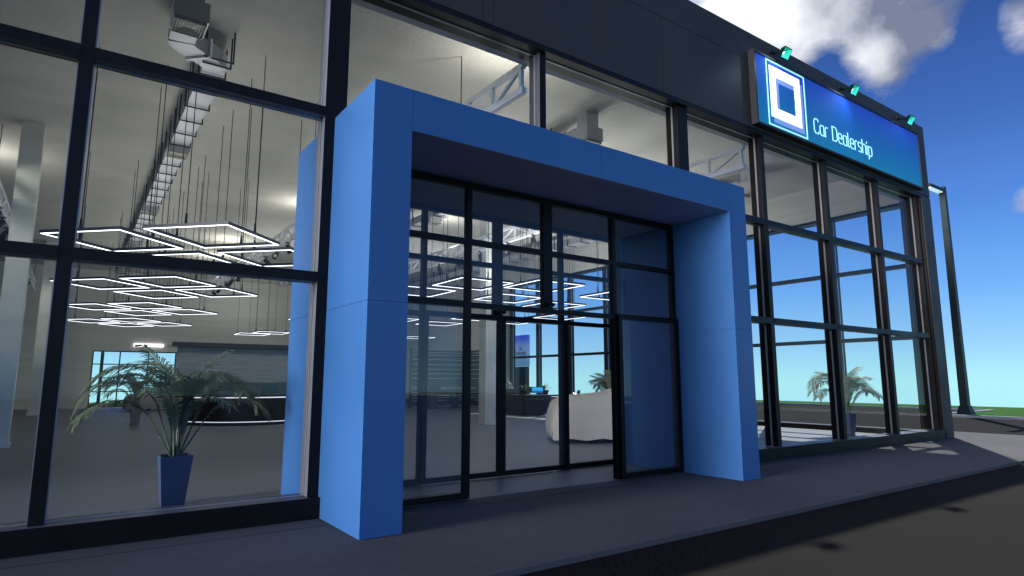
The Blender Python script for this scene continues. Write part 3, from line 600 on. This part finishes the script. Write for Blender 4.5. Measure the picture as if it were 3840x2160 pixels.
def text_bars(mb, s, x0, z0, h, y0, y1, th, width=None, gap=.12):
    w = sum(GL[c][0] + gap for c in s) - gap; kx = (width / w) if width else h * 1.0
    x = x0
    for c in s:
        adv, strokes = GL[c]
        for st in strokes:
            P = [Vector((x + px * kx, pz * h + z0)) for px, pz in st]
            for a, b in zip(P[:-1], P[1:]):
                d = (b - a); Ln = d.length; d.normalize(); nn = Vector((-d.y, d.x)) * th / 2; a2 = a - d * th * .42; b2 = b + d * th * .42
                mb.hexa([(a2.x + nn.x, y0, a2.y + nn.y), (b2.x + nn.x, y0, b2.y + nn.y), (b2.x - nn.x, y0, b2.y - nn.y), (a2.x - nn.x, y0, a2.y - nn.y)],
                        [(a2.x + nn.x, y1, a2.y + nn.y), (b2.x + nn.x, y1, b2.y + nn.y), (b2.x - nn.x, y1, b2.y - nn.y), (a2.x - nn.x, y1, a2.y - nn.y)])
                y0 -= .00002
        x += (adv + gap) * kx
    return x
tb = MB(); text_bars(tb, 'Car Dealership', 13.04, 7.68, .37, -.138, -.126, .025, width=2.95); tb.build('lettering', M['logo_line'], SG)
# floodlights over the sign
for k, (fx, lb, e) in enumerate([(11.62, 'lit teal floodlight above the logo end of the sign', 26), (14.82, 'lit teal floodlight above the middle of the sign', 30), (18.12, 'lit teal floodlight above the far end of the sign', 5)]):
    F_ = thing('floodlight', lb, 'floodlight', (fx, -.36, 9.20), 0, 'teal floodlights on the sign')
    n_ = Vector((0, -.86, -.5)); u_ = Vector((1, 0, 0)); v_ = u_.cross(n_).normalized()
    if v_.z < 0: v_ = -v_
    hw, hh = .15, .13
    c0 = Vector((0, 0, 0)); fc = [c0 + u_ * a * hw + v_ * b * hh for a, b in ((-1, -1), (1, -1), (1, 1), (-1, 1))]; bc = [c0 - n_ * .13 + u_ * a * hw * .62 + v_ * b * hh * .62 for a, b in ((-1, -1), (1, -1), (1, 1), (-1, 1))]
    h = MB(); ring2 = [c0 + u_ * a * hw * .88 + v_ * b * hh * .88 for a, b in ((-1, -1), (1, -1), (1, 1), (-1, 1))]
    F4 = [h.b.verts.new(p) for p in fc]; B4 = [h.b.verts.new(p) for p in bc]; R4 = [h.b.verts.new(p) for p in ring2]
    for i in range(4): h.b.faces.new((F4[i], F4[(i + 1) % 4], B4[(i + 1) % 4], B4[i])); h.b.faces.new((F4[i], F4[(i + 1) % 4], R4[(i + 1) % 4], R4[i]))
    h.b.faces.new(B4); h.build('housing', M['teal_metal'], F_)
    q = c0 - n_ * .075 + u_ * -.03; inn = [q + u_ * a * .035 + v_ * b * .035 for a, b in ((-1, -1), (1, -1), (1, 1), (-1, 1))]
    l_ = MB()
    for i in range(4): l_.quad(ring2[i], ring2[(i + 1) % 4], inn[(i + 1) % 4], inn[i])
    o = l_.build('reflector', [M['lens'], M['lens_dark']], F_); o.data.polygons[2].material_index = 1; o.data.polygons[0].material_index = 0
    MB().quad(*inn).build('bulb', M['bulb'], F_)
    MB().tube((-.06, .02, .04), (-.06, .34, .19), .014, n=6).tube((.06, .02, .04), (.06, .34, .19), .014, n=6).box(-.1, .1, .33, .358, .15, .23).build('bracket', M['teal_metal'], F_)
    spot_light('flood_beam', F_, (-.15, -.25, -.02), (-.35, .22, -.55), e, 120, (0.55, 0.82, 1.0), 1.0, .06)

# ------------------------------------------------------------ street lamp and pylon
SL = thing('street_lamp', 'tall dark teal street lamp with lit head beside the building corner', 'street lamp', (33.88, 4.46, 0))
MB().hexa([(-.17, -.17, .04), (.17, -.17, .04), (.17, .17, .04), (-.17, .17, .04)], [(-.125, -.125, 11.34), (.125, -.125, 11.34), (.125, .125, 11.34), (-.125, .125, 11.34)]).bevel(.02, 2).build('pole', M['teal_metal'], SL)
MB().box(-.38, .38, -.38, .38, 0, .04).hexa([(-.3, -.3, .04), (.3, -.3, .04), (.3, .3, .04), (-.3, .3, .04)], [(-.2, -.2, .45), (.2, -.2, .45), (.2, .2, .45), (-.2, .2, .45)]).build('base_plate', M['teal_metal'], SL)
MB().box(-1.75, -.15, -.13, .13, 11.03, 11.2).bevel(.02).build('lamp_arm', M['teal_metal'], SL)
MB().box(-1.7, -.3, -.11, .11, 10.98, 11.028).build('diffuser', M['lamp_glow'], SL)
PY = thing('pylon_sign', 'tall blue pylon sign with dark base standing outside beyond the end glazing', 'sign', (26.3, 30.9, -.15), 0)
# faces the camera side (south-west)
a0 = Vector((26.0, 30.9)); a1 = Vector((26.0, 29.2))
MB().box(-.3, -.05, -1.72, 0.0, 2.82, 5.15).bevel(.03, 2).build('sign_panel', M['pylon_face'], PY)
MB().box(-.26, -.09, -1.70, -0.02, 0, 2.80).bevel(.02).build('sign_base', M['black'], PY)
pt = MB()
def vtext(s, yL, z0, h, width):
    tmp = MB(); text_bars(tmp, s, 0, z0, h, -.004, 0.0, h * .13, width=width)
    for f_ in tmp.b.faces: pt.b.faces.new([pt.b.verts.new((-.303 + v.co.y, yL - v.co.x, v.co.z)) for v in f_.verts])
    tmp.b.free()
vtext('Car', -.64, 4.02, .26, .46); pt.build('lettering', M['dark_text'], PY)
pt = MB(); vtext('Dealership', -.2, 3.68, .24, 1.36); pt.build('lettering', M['dark_text'], PY)
PY.location = (26.3, 30.9, -.15)

# ------------------------------------------------------------ palms
def palm(x, y, turn, label, leafm, potm, fronds, seed=1, sc=1.0, ph=.64, rz=0.0):
    rnd = random.Random(seed)
    P = thing('potted_palm', label, 'potted palm', (x, y, 0), rz, 'palms in tapered square pots'); P.scale = (sc, sc, sc)
    a, b = .135, .195
    pm = MB(); lo = [(-a, -a, 0), (a, -a, 0), (a, a, 0), (-a, a, 0)]; hi = [(-b, -b, ph), (b, -b, ph), (b, b, ph), (-b, b, ph)]
    L4 = [pm.b.verts.new(p) for p in lo]; H4 = [pm.b.verts.new(p) for p in hi]; k = b - .022; I4 = [pm.b.verts.new(p) for p in ((-k, -k, ph), (k, -k, ph), (k, k, ph), (-k, k, ph))]; J4 = [pm.b.verts.new(p) for p in ((-k, -k, ph - .07), (k, -k, ph - .07), (k, k, ph - .07), (-k, k, ph - .07))]
    pm.b.faces.new(L4[::-1])
    for A, Bq in ((L4, H4), (H4, I4), (I4, J4)):
        for i in range(4): pm.b.faces.new((A[i], A[(i + 1) % 4], Bq[(i + 1) % 4], Bq[i]))
    pm.bevel(.012, 2).build('pot', potm, P)
    MB().box(-k, k, -k, k, ph - .09, ph - .05).build('soil', M['soil'], P)
    fl = MB(); st = MB()
    for (az, el, ln, droop) in fronds:
        az = R(az) + turn; el0 = R(el)
        p = Vector((math.cos(az) * .03, math.sin(az) * .03, ph - .06)); n = 26; seg = ln / n; pts = [p.copy()]; dirs = []
        h = Vector((math.cos(az), math.sin(az), 0)); e = el0
        for i in range(n):
            t = i / n
            e = el0 - droop * (max(0, t - .34) / .66) ** 1.1
            d = h * math.cos(e) + Vector((0, 0, math.sin(e))); dirs.append(d); p = p + d * seg; pts.append(p.copy())
        for i in range(n):
            r0 = .012 * (1 - i / n) + .002; r1 = .012 * (1 - (i + 1) / n) + .002
            st.tube(pts[i], pts[i + 1], r0, r1, n=5, caps=False)
        side = Vector((-h.y, h.x, 0))
        m_ = int(ln * 40)
        for i in range(int(m_ * .24), m_):
            t = i / (m_ - 1); fi = min(n - 1, int(t * n)); q = pts[fi].lerp(pts[fi + 1], t * n - fi if fi < n - 1 else 0); d = dirs[fi]
            up_ = side.cross(d).normalized() * (1 if side.cross(d).z > 0 else -1)
            LL = (.10 + .26 * min(1, max(0, (t - .24) / .3))) * (1 - .55 * max(0, (t - .7) / .3)) * (ln / 1.6) * rnd.uniform(.85, 1.1)
            for s_ in (-1, 1):
                ang = R(22 + 26 * min(1, t / .6)) + rnd.uniform(-.1, .1)
                dd = (d * math.cos(ang) + side * s_ * math.sin(ang) + up_ * rnd.uniform(.0, .22)).normalized()
                wv = dd.cross(up_).normalized() * .0112; sag = Vector((0, 0, -1))
                p1 = q + dd * LL * .45 + sag * LL * .05; p2 = q + dd * LL * .8 + sag * LL * .26; p3 = q + dd * LL * .95 + sag * LL * .40
                vs_ = [fl.b.verts.new(v) for v in (q - wv * .5, q + wv * .5, p1 + wv, p1 - wv, p2 + wv * .75, p2 - wv * .75, p3)]
                fl.b.faces.new((vs_[0], vs_[1], vs_[2], vs_[3])); fl.b.faces.new((vs_[3], vs_[2], vs_[4], vs_[5])); fl.b.faces.new((vs_[5], vs_[4], vs_[6]))
    st.build('stems', leafm, P, True); fl.build('foliage', leafm, P)
    return P
FR = [(178, 72, 1.95, 2.7), (190, 60, 1.7, 2.3), (170, 83, 2.15, 2.9), (150, 82, 1.8, 2.2), (120, 86, 1.75, 1.6), (10, 70, 1.85, 2.6), (-8, 60, 1.65, 2.3), (20, 83, 2.0, 2.9), (50, 85, 1.75, 2.4),
      (75, 82, 1.55, 1.8), (285, 86, 1.7, 2.0), (310, 80, 1.4, 2.4), (0, 87, 1.7, 1.1), (200, 87, 1.7, 1.0), (90, 80, 1.6, 1.3), (235, 78, 1.5, 1.9)]
palm(-0.145, 1.98, R(5), 'large dark palm in a blue grey pot just inside the left window', M['leaf'], M['pot'], FR, 3)
palm(0.69, 19.6, R(20), 'pale palm in a warm grey pot in front of the covered car', M['leaf_pale'], M['pot_grey'], FR, 5, .95)
palm(18.05, 2.15, R(-20), 'pale palm in a blue pot by the glazed end wall at right', M['leaf_pale'], M['pot'], FR, 8)
palm(15.75, 9.95, R(60), 'pale palm behind the covered car seen through the right door', M['leaf_pale'], M['pot'], FR, 9)
palm(17.15, 20.2, R(100), 'pale palm beside the entrance centre post behind the office desk', M['leaf_pale'], M['pot'], FR, 11)

# ------------------------------------------------------------ covered cars
def covered_car(x, y, rz, label, length=5.1, width=1.98, height=1.48):
    b = bmesh.new(); ns, nt_ = 60, 56; hl = length / 2; rows = []
    top = [(0, .70), (.02, .90), (.07, 1.0), (.16, 1.06), (.27, 1.10), (.33, 1.17), (.42, 1.42), (.5, 1.48), (.62, 1.47), (.72, 1.38), (.82, 1.18), (.9, 1.08), (.97, .98), (1, .62)]
    def ev(tab, s):
        for (a, va), (c, vc) in zip(tab[:-1], tab[1:]):
            if s <= c:
                u = (s - a) / (c - a); u = u * u * (3 - 2 * u) * .5 + u * .5; return va + (vc - va) * u
        return tab[-1][1]
    for i in range(ns + 1):
        s = i / ns; zt = ev(top, s) * height / 1.48; row = []
        endf = min(1, (min(s, 1 - s) / .10)); wl = width / 2 * (.80 + .20 * math.sqrt(max(0, 1 - (1 - endf) ** 2)))
        cab = max(0, min(1, (s - .33) / .1)) * max(0, min(1, (.84 - s) / .1)); shoulder = min(zt - .02, .98 * height / 1.48)
        bot = .06 + .05 * math.sin(s * 19) ** 2
        for j in range(nt_ + 1):
            u = j / nt_ * 2 - 1; au = abs(u); sg = 1 if u > 0 else -1
            if au < .62:
                k = au / .62
                yy_ = k * wl * (.90 - .16 * cab)
                z = zt - (.05 + .10 * cab) * k ** 3 - (zt - shoulder) * cab * max(0, (k - .82) / .18) ** 1.5 * .6
                z += (1 - cab) * (.05 * math.exp(-((k - .84) / .12) ** 2) - .075 * math.exp(-((k - .60) / .15) ** 2) + .03 * math.exp(-(k / .3) ** 2))
            else:
                k = (au - .62) / .38; zs = zt - (.05 + .10 * cab) - (zt - shoulder) * cab * .6
                ang = min(1, k / .35); yy_ = wl * (.90 - .16 * cab) + wl * (.10 + .16 * cab) * math.sin(ang * PI / 2) - wl * .07 * max(0, (k - .45) / .55) ** 2
                z = zs - (zs - bot) * (k ** 1.05)
                yy_ += .012 * math.sin(s * 31 + u) * k + .022 * math.sin(s * 11 + 2 * u) * k
            xx = (s - .5) * length
            if s < .02 or s > .98: z = bot + (z - bot) * 1.0
            row.append(b.verts.new((xx, sg * yy_, z)))
        rows.append(row)
    for i in range(ns):
        for j in range(nt_): b.faces.new((rows[i][j], rows[i + 1][j], rows[i + 1][j + 1], rows[i][j + 1]))
    # end caps: drape down to the floor, slightly tucked
    for row, sx in ((rows[0], -1), (rows[-1], 1)):
        cen = [b.verts.new((v.co.x + sx * .10 * (1 - abs(j / nt_ * 2 - 1) ** 3), v.co.y * .96, .08 + (v.co.z - .08) * .52)) for j, v in enumerate(row)]
        low = [b.verts.new((v.co.x - sx * .03, v.co.y * .93, .07)) for v in row]
        for j in range(nt_):
            b.faces.new((row[j], row[j + 1], cen[j + 1], cen[j])); b.faces.new((cen[j], cen[j + 1], low[j + 1], low[j]))
    bmesh.ops.remove_doubles(b, verts=b.verts, dist=.0005)
    bmesh.ops.smooth_vert(b, verts=b.verts, factor=.5, use_axis_x=True, use_axis_y=True, use_axis_z=True)
    mb = MB(); mb.b.free(); mb.b = b
    T = thing('covered_car', label, 'car', (x, y, 0), rz, 'cars under pale dust covers')
    mb.build('dust_cover', M['cover'], T, True)
    u_ = MB()
    for cx_ in (-length * .31, length * .28):
        for sy_ in (-1, 1): u_ = MB(); u_.tube((cx_, sy_ * (width / 2 - .30), .31), (cx_, sy_ * (width / 2 - .12), .31), .31, n=24); u_.build('wheel', M['black'], T, True)
    return T
covered_car(11.72, 4.58, R(-32.2), 'car draped in a pale cover, seen through the entrance doors', 5.2, 2.0, 1.72)
covered_car(3.5, 32.2, R(4), 'car draped in a pale cover behind the far palm by the rear window', 4.8, 1.9, 1.30)

# ------------------------------------------------------------ reception
RD = thing('reception_desk', 'curved dark wine reception desk with glowing white edges', 'reception desk', (4.5, 18.9, 0))
def arc(mb, r0, r1, a0, a1, z0, z1, n=40):
    for i in range(n):
        t0 = R(a0 + (a1 - a0) * i / n); t1 = R(a0 + (a1 - a0) * (i + 1) / n)
        P = lambda r, t, z: (r * math.cos(t), r * math.sin(t), z)
        q = [P(r0, t0, z0), P(r1, t0, z0), P(r1, t1, z0), P(r0, t1, z0)]; q2 = [P(r0, t0, z1), P(r1, t0, z1), P(r1, t1, z1), P(r0, t1, z1)]
        v = [mb.b.verts.new(k) for k in q + q2]
        mb.b.faces.new((v[1], v[2], v[6], v[5])); mb.b.faces.new((v[0], v[4], v[7], v[3])); mb.b.faces.new((v[4], v[5], v[6], v[7])); mb.b.faces.new((v[0], v[3], v[2], v[1]))
        if i == 0: mb.b.faces.new((v[0], v[1], v[5], v[4]))
        if i == n - 1: mb.b.faces.new((v[2], v[3], v[7], v[6]))
    return mb
arc(MB(), 2.36, 2.40, 185, 355, .15, .99).build('front_panel', M['desk_red'], RD, False)
arc(MB(), 1.75, 2.34, 185, 355, 0, .98).build('carcass', M['desk'], RD)
arc(MB(), 1.75, 2.43, 185, 355, 1.03, 1.07).build('worktop', M['desk'], RD)
arc(MB(), 2.34, 2.42, 185, 355, .992, 1.028).build('light_edge', M['white_line'], RD)
arc(MB(), 2.34, 2.405, 185, 355, .125, .148).build('light_edge', M['white_line'], RD)
arc(MB(), 2.34, 2.36, 185, 355, 0.0, .122).build('plinth', M['black'], RD)
def monitor(x, y, z, rz, label, screen_lit, w=.56, h=.32, body='teal'):
    T = thing('monitor', label, 'monitor', (x, y, z), rz, 'desk monitors')
    MB().box(-w / 2, w / 2, -.015, .015, .06, .06 + h).bevel(.006).build('casing', M[body], T)
    MB().box(-.12, .12, -.08, .08, 0, .012).box(-.02, .02, .0, .02, .012, .1).build('stand', M[body], T)
    s = MB().quad((-w / 2 + .012, -.0165, 0), (w / 2 - .012, -.0165, 0), (w / 2 - .012, -.0165, h - .03), (-w / 2 + .012, -.0165, h - .03)).build('display', M['screen'] if screen_lit else M['black'], T); s.location.z = .075
    return T
monitor(4.95, 17.55, 1.07, R(180), 'teal backed monitor on the reception desk', False, .6, .33)
tag(MB().box(-.16, .16, -.1, .1, 0, .11).bevel(.01).build('desk_printer', M['teal']), 'small teal printer beside the reception monitor', 'printer').location = (4.45, 17.4, 1.07)
BD = thing('reception_backdrop', 'streaked grey partition with dark overhanging top behind the reception', 'partition', (0, 21, 0))
MB().box(2.106, 8.6, 0, .25, 0, 2.99).build('wall_panel', M['stripes'], BD)
MB().box(1.86, 8.8, -.35, .4, 2.995, 3.18).bevel(.01).build('canopy', M['desk_red'], BD)
MB().box(2.10, 8.6, -.03, -.002, 0, 1.545).build('lower_panel', mat('slate_blue_panel', (0.06, 0.08, 0.095), .4), BD)
MB().box(1.75, 1.858, -.2, .3, 3.0, 3.15).build('canopy_end', M['white'], BD)
tag(MB().box(1.63, 3.26, 37.38, 37.47, 3.72, 3.90).bevel(.01).build('light_bar', M['pink']), 'glowing pinkish white light bar above the rear window', 'light')

# ------------------------------------------------------------ display shelf
def shelf(x0, y0, length, rz, label, h=3.55, top_edge=True):
    T = thing('display_shelf', label, 'shelf', (x0, y0, 0), rz, 'slate display shelves with pale edges')
    MB().box(0, length, 0.02, .06, 0, h).box(0, .04, -.3, .02, 0, h).box(length - .04, length, -.3, .02, 0, h).build('carcass', M['shelf_back'], T)
    for z in [3.50, 3.33, 3.17, 2.88, 2.58, 2.30, 2.02, 1.74, 1.20, 1.10, .89, .72, .56, .41, .05]:
        if z < h: MB().box(.042, length - .042, -.12, .018, z, z + .022).build('shelf_board', M['shelf_edge'], T)
    return T
shelf(15.26, 26.6, 4.0, 0, 'wide slate shelf unit with pale edge lines behind the meeting tables')
shelf(19.35, 26.2, 3.8, R(-90), 'slate shelf unit along the solid end wall behind the concrete column')
shelf(13.2, 30.2, 2.6, 0, 'lower slate shelf unit farther back at the left of the wide one', 3.2)

# ------------------------------------------------------------ office furniture
DK = thing('office_desk', 'dark brown office desk with rounded end panels in front of the end windows', 'desk', (0, 0, 0))
MB().box(15.95, 17.3, 15.98, 18.6, .90, .96).bevel(.02, 2).build('desk_top', M['desk'], DK)
MB().box(15.95, 18.9, 15.4, 15.975, .905, .96).bevel(.015).build('side_return', M['desk'], DK)
MB().box(15.97, 16.01, 16.02, 16.78, 0, .9).box(15.97, 16.01, 16.80, 18.6, 0, .9).build('front_panel', M['desk'], DK)
MB().box(16.012, 17.25, 15.99, 16.03, 0, .9).build('end_panel', M['desk'], DK)
MB().box(18.4, 18.9, 15.45, 15.9, 0, .9).build('pedestal', M['desk'], DK)
tag(MB().box(16.5, 17.0, 17.35, 18.4, .96, 1.22).bevel(.01).build('storage_box', M['desk']), 'low dark storage box on the office desk left of the plant', 'box')
monitor(17.4, 16.75, .96, R(-78), 'lit monitor with a blue picture on the office desk', True, .72, .30, 'black')
monitor(17.5, 17.55, .96, R(-82), 'black monitor back between the two desk plants', False, .5, .30, 'black')
def agave(x, y, z, label, seed, sc=1.0):
    rnd = random.Random(seed); P = thing('potted_agave', label, 'potted plant', (x, y, z), 0, 'spiky desk plants')
    P.scale = (sc, sc, sc)
    MB().hexa([(-.12, -.12, 0), (.12, -.12, 0), (.12, .12, 0), (-.12, .12, 0)], [(-.17, -.17, .22), (.17, -.17, .22), (.17, .17, .22), (-.17, .17, .22)]).bevel(.01).build('pot', M['black'], P)
    f = MB()
    for k in range(22):
        az = k * 2.399; el = R(rnd.uniform(38, 84)); L_ = rnd.uniform(.26, .42); h = Vector((math.cos(az), math.sin(az), 0)); s = Vector((-h.y, h.x, 0)); p = Vector((0, 0, .2)); w = .03
        pr = None
        for i in range(6):
            t = i / 5; e = el - .5 * t * t; q = p + (h * math.cos(e) + Vector((0, 0, math.sin(e)))) * L_ * t; ww = w * (1 - t) ** .7 * (0.6 + 1.2 * t if t < .35 else 1.02)
            cur = (f.b.verts.new(q - s * ww), f.b.verts.new(q + Vector((0, 0, -.008))), f.b.verts.new(q + s * ww + Vector((0, 0, .0001))))
            if pr: f.b.faces.new((pr[0], pr[1], cur[1], cur[0])); f.b.faces.new((pr[1], pr[2], cur[2], cur[1]))
            pr = cur
    f.build('leaves', M['leaf_green'], P)
agave(16.4, 16.56, .96, 'spiky green plant in a black pot on the office desk left of the lit monitor', 3)
agave(18.3, 17.42, .90, 'spiky green plant on a stand behind the lit monitor', 5, 1.15)
PS = tag(MB().box(18.05, 18.55, 17.15, 17.7, 0, .9).bevel(.01).build('plant_stand', M['desk']), 'dark cabinet behind the office desk carrying a spiky plant', 'cabinet')
def office_chair(x, y, rz, label):
    T = thing('office_chair', label, 'chair', (x, y, 0), rz)
    MB().box(-.25, .25, -.25, .25, .46, .54).bevel(.03, 2).build('seat', M['black'], T)
    MB().hexa([(-.23, .22, .6), (.23, .22, .6), (.23, .27, .6), (-.23, .27, .6)], [(-.21, .3, 1.18), (.21, .3, 1.18), (.21, .35, 1.18), (-.21, .35, 1.18)]).bevel(.02, 2).build('backrest', M['teal'], T)
    for s in (-1, 1):
        a = MB(); pts = [(s * .27, .26, 1.02), (s * .29, .15, 1.05), (s * .29, -.08, .98), (s * .28, -.14, .75), (s * .25, -.1, .5)]
        for p, q in zip(pts[:-1], pts[1:]): a.tube(p, q, .014, n=8)
        a.build('armrest', M['chrome'], T)
    MB().tube((0, 0, .46), (0, 0, .12), .03, n=10).build('column', M['chrome'], T)
    for k in range(5): t = k * 2 * PI / 5; MB().tube((0, 0, .12), (.3 * math.cos(t), .3 * math.sin(t), .06), .022, .014, n=6).tube((.3 * math.cos(t), .3 * math.sin(t), 0.0), (.3 * math.cos(t), .3 * math.sin(t), .06), .025, n=8).build('foot', M['black'], T)
office_chair(17.9, 14.75, R(215), 'teal backed office chair with chrome arms right of the office desk')
def shell_chair(x, y, rz, label):
    T = thing('shell_chair', label, 'chair', (x, y, 0), rz, 'teal shell chairs at the meeting table')
    b = bmesh.new(); n, m2 = 14, 10; rows = []
    prof = [(-.23, .47), (-.20, .452), (-.1, .44), (.02, .435), (.12, .45), (.18, .50), (.215, .60), (.24, .72), (.265, .84), (.285, .93)]
    for j, (py, pz) in enumerate(prof):
        w = .235 if j < 6 else .235 - .035 * (j - 5) / 4 * 1.6; row = []
        for i in range(n + 1):
            u = i / n * 2 - 1; curl = .09 * abs(u) ** 2.5
            row.append(b.verts.new((u * w, py - (curl if j > 4 else 0), pz + (curl if j <= 5 else 0))))
        rows.append(row)
    for j in range(len(rows) - 1):
        for i in range(n): b.faces.new((rows[j][i], rows[j][i + 1], rows[j + 1][i + 1], rows[j + 1][i]))
    mb = MB(); mb.b.free(); mb.b = b; o = mb.build('shell', M['teal'], T, True); sm = o.modifiers.new('t', 'SOLIDIFY'); sm.thickness = .012
    for sx in (-1, 1):
        for sy_ in (-1, 1): MB().tube((sx * .12, sy_ * .12, .44), (sx * .23, sy_ * .24, 0), .016, .010, n=7).build('leg', M['black'], T)
shell_chair(16.72, 23.95, R(150), 'teal shell chair at the meeting table, left of the black door post')
shell_chair(18.0, 23.75, R(-120), 'teal shell chair right of the black door post near the concrete column')
shell_chair(14.85, 26.2, R(70), 'teal shell chair half hidden by the blue pillar')
MT = thing('meeting_table', 'grey meeting table with a solid end panel in front of the shelf unit', 'table', (0, 0, 0))
MB().box(15.5, 17.6, 24.4, 25.3, .90, .945).bevel(.01).build('table_top', M['pot_grey'], MT)
MB().box(15.55, 16.03, 24.45, 24.5, 0, .9).box(15.55, 15.6, 24.5, 25.25, 0, .9).build('end_panel', M['lamp_body'], MT)
MB().box(17.4, 17.45, 24.5, 25.2, 0, .9).build('leg_panel', M['lamp_body'], MT)
monitor(16.0, 24.8, .945, R(170), 'dark monitor on the meeting table', False, .75, .24, 'black')
# fill spots added for columns and walls, only parented to the track spotlights
def beam(x, ydist, src, dst, energy, size, r=.08):
    c = [o for o in bpy.data.objects if o.name.startswith('track_spotlight') and abs(o.location.x - x) < .01]
    c.sort(key=lambda o: abs(o.location.y - ydist)); sp = c[0]
    Mi = Matrix.Rotation(-sp.rotation_euler.z, 3, 'Z')
    spot_light('spot_and_fill_beam', sp, Mi @ (Vector(src) - sp.location), Mi @ (Vector(dst) - sp.location), energy, size, (1, .97, .88), .9, r)
beam(-3.45, 14.3, (-3.7, 11.0, 6.75), (-2.85, 12.16, 6.3), 55, 80)  # this one is the spotlight patch on the front column
beam(-3.45, 14.3, (-3.3, 6.5, 6.3), (-2.75, 12.2, 4.0), 260, 40, .2)
beam(-3.45, 29.6, (-3.3, 24.0, 6.3), (-2.7, 29.4, 4.5), 260, 45, .2)
beam(11.2, 8.9, (10.2, 6.8, 6.4), (11.4, 11.9, 3.0), 240, 45, .2)
beam(4.72, 30.0, (2.5, 30.0, 6.4), (-1.5, 37.5, 4.5), 230, 110, .3)
beam(4.72, 28.2, (6.5, 30.0, 6.4), (9.0, 37.5, 5.0), 330, 110, .3)
beam(11.2, 15.6, (13.5, 19.5, 6.4), (17.5, 30.0, 3.6), 800, 90, .3)
beam(4.72, 16.8, (4.4, 16.0, 6.4), (5.0, 21.0, 2.2), 260, 100, .3)
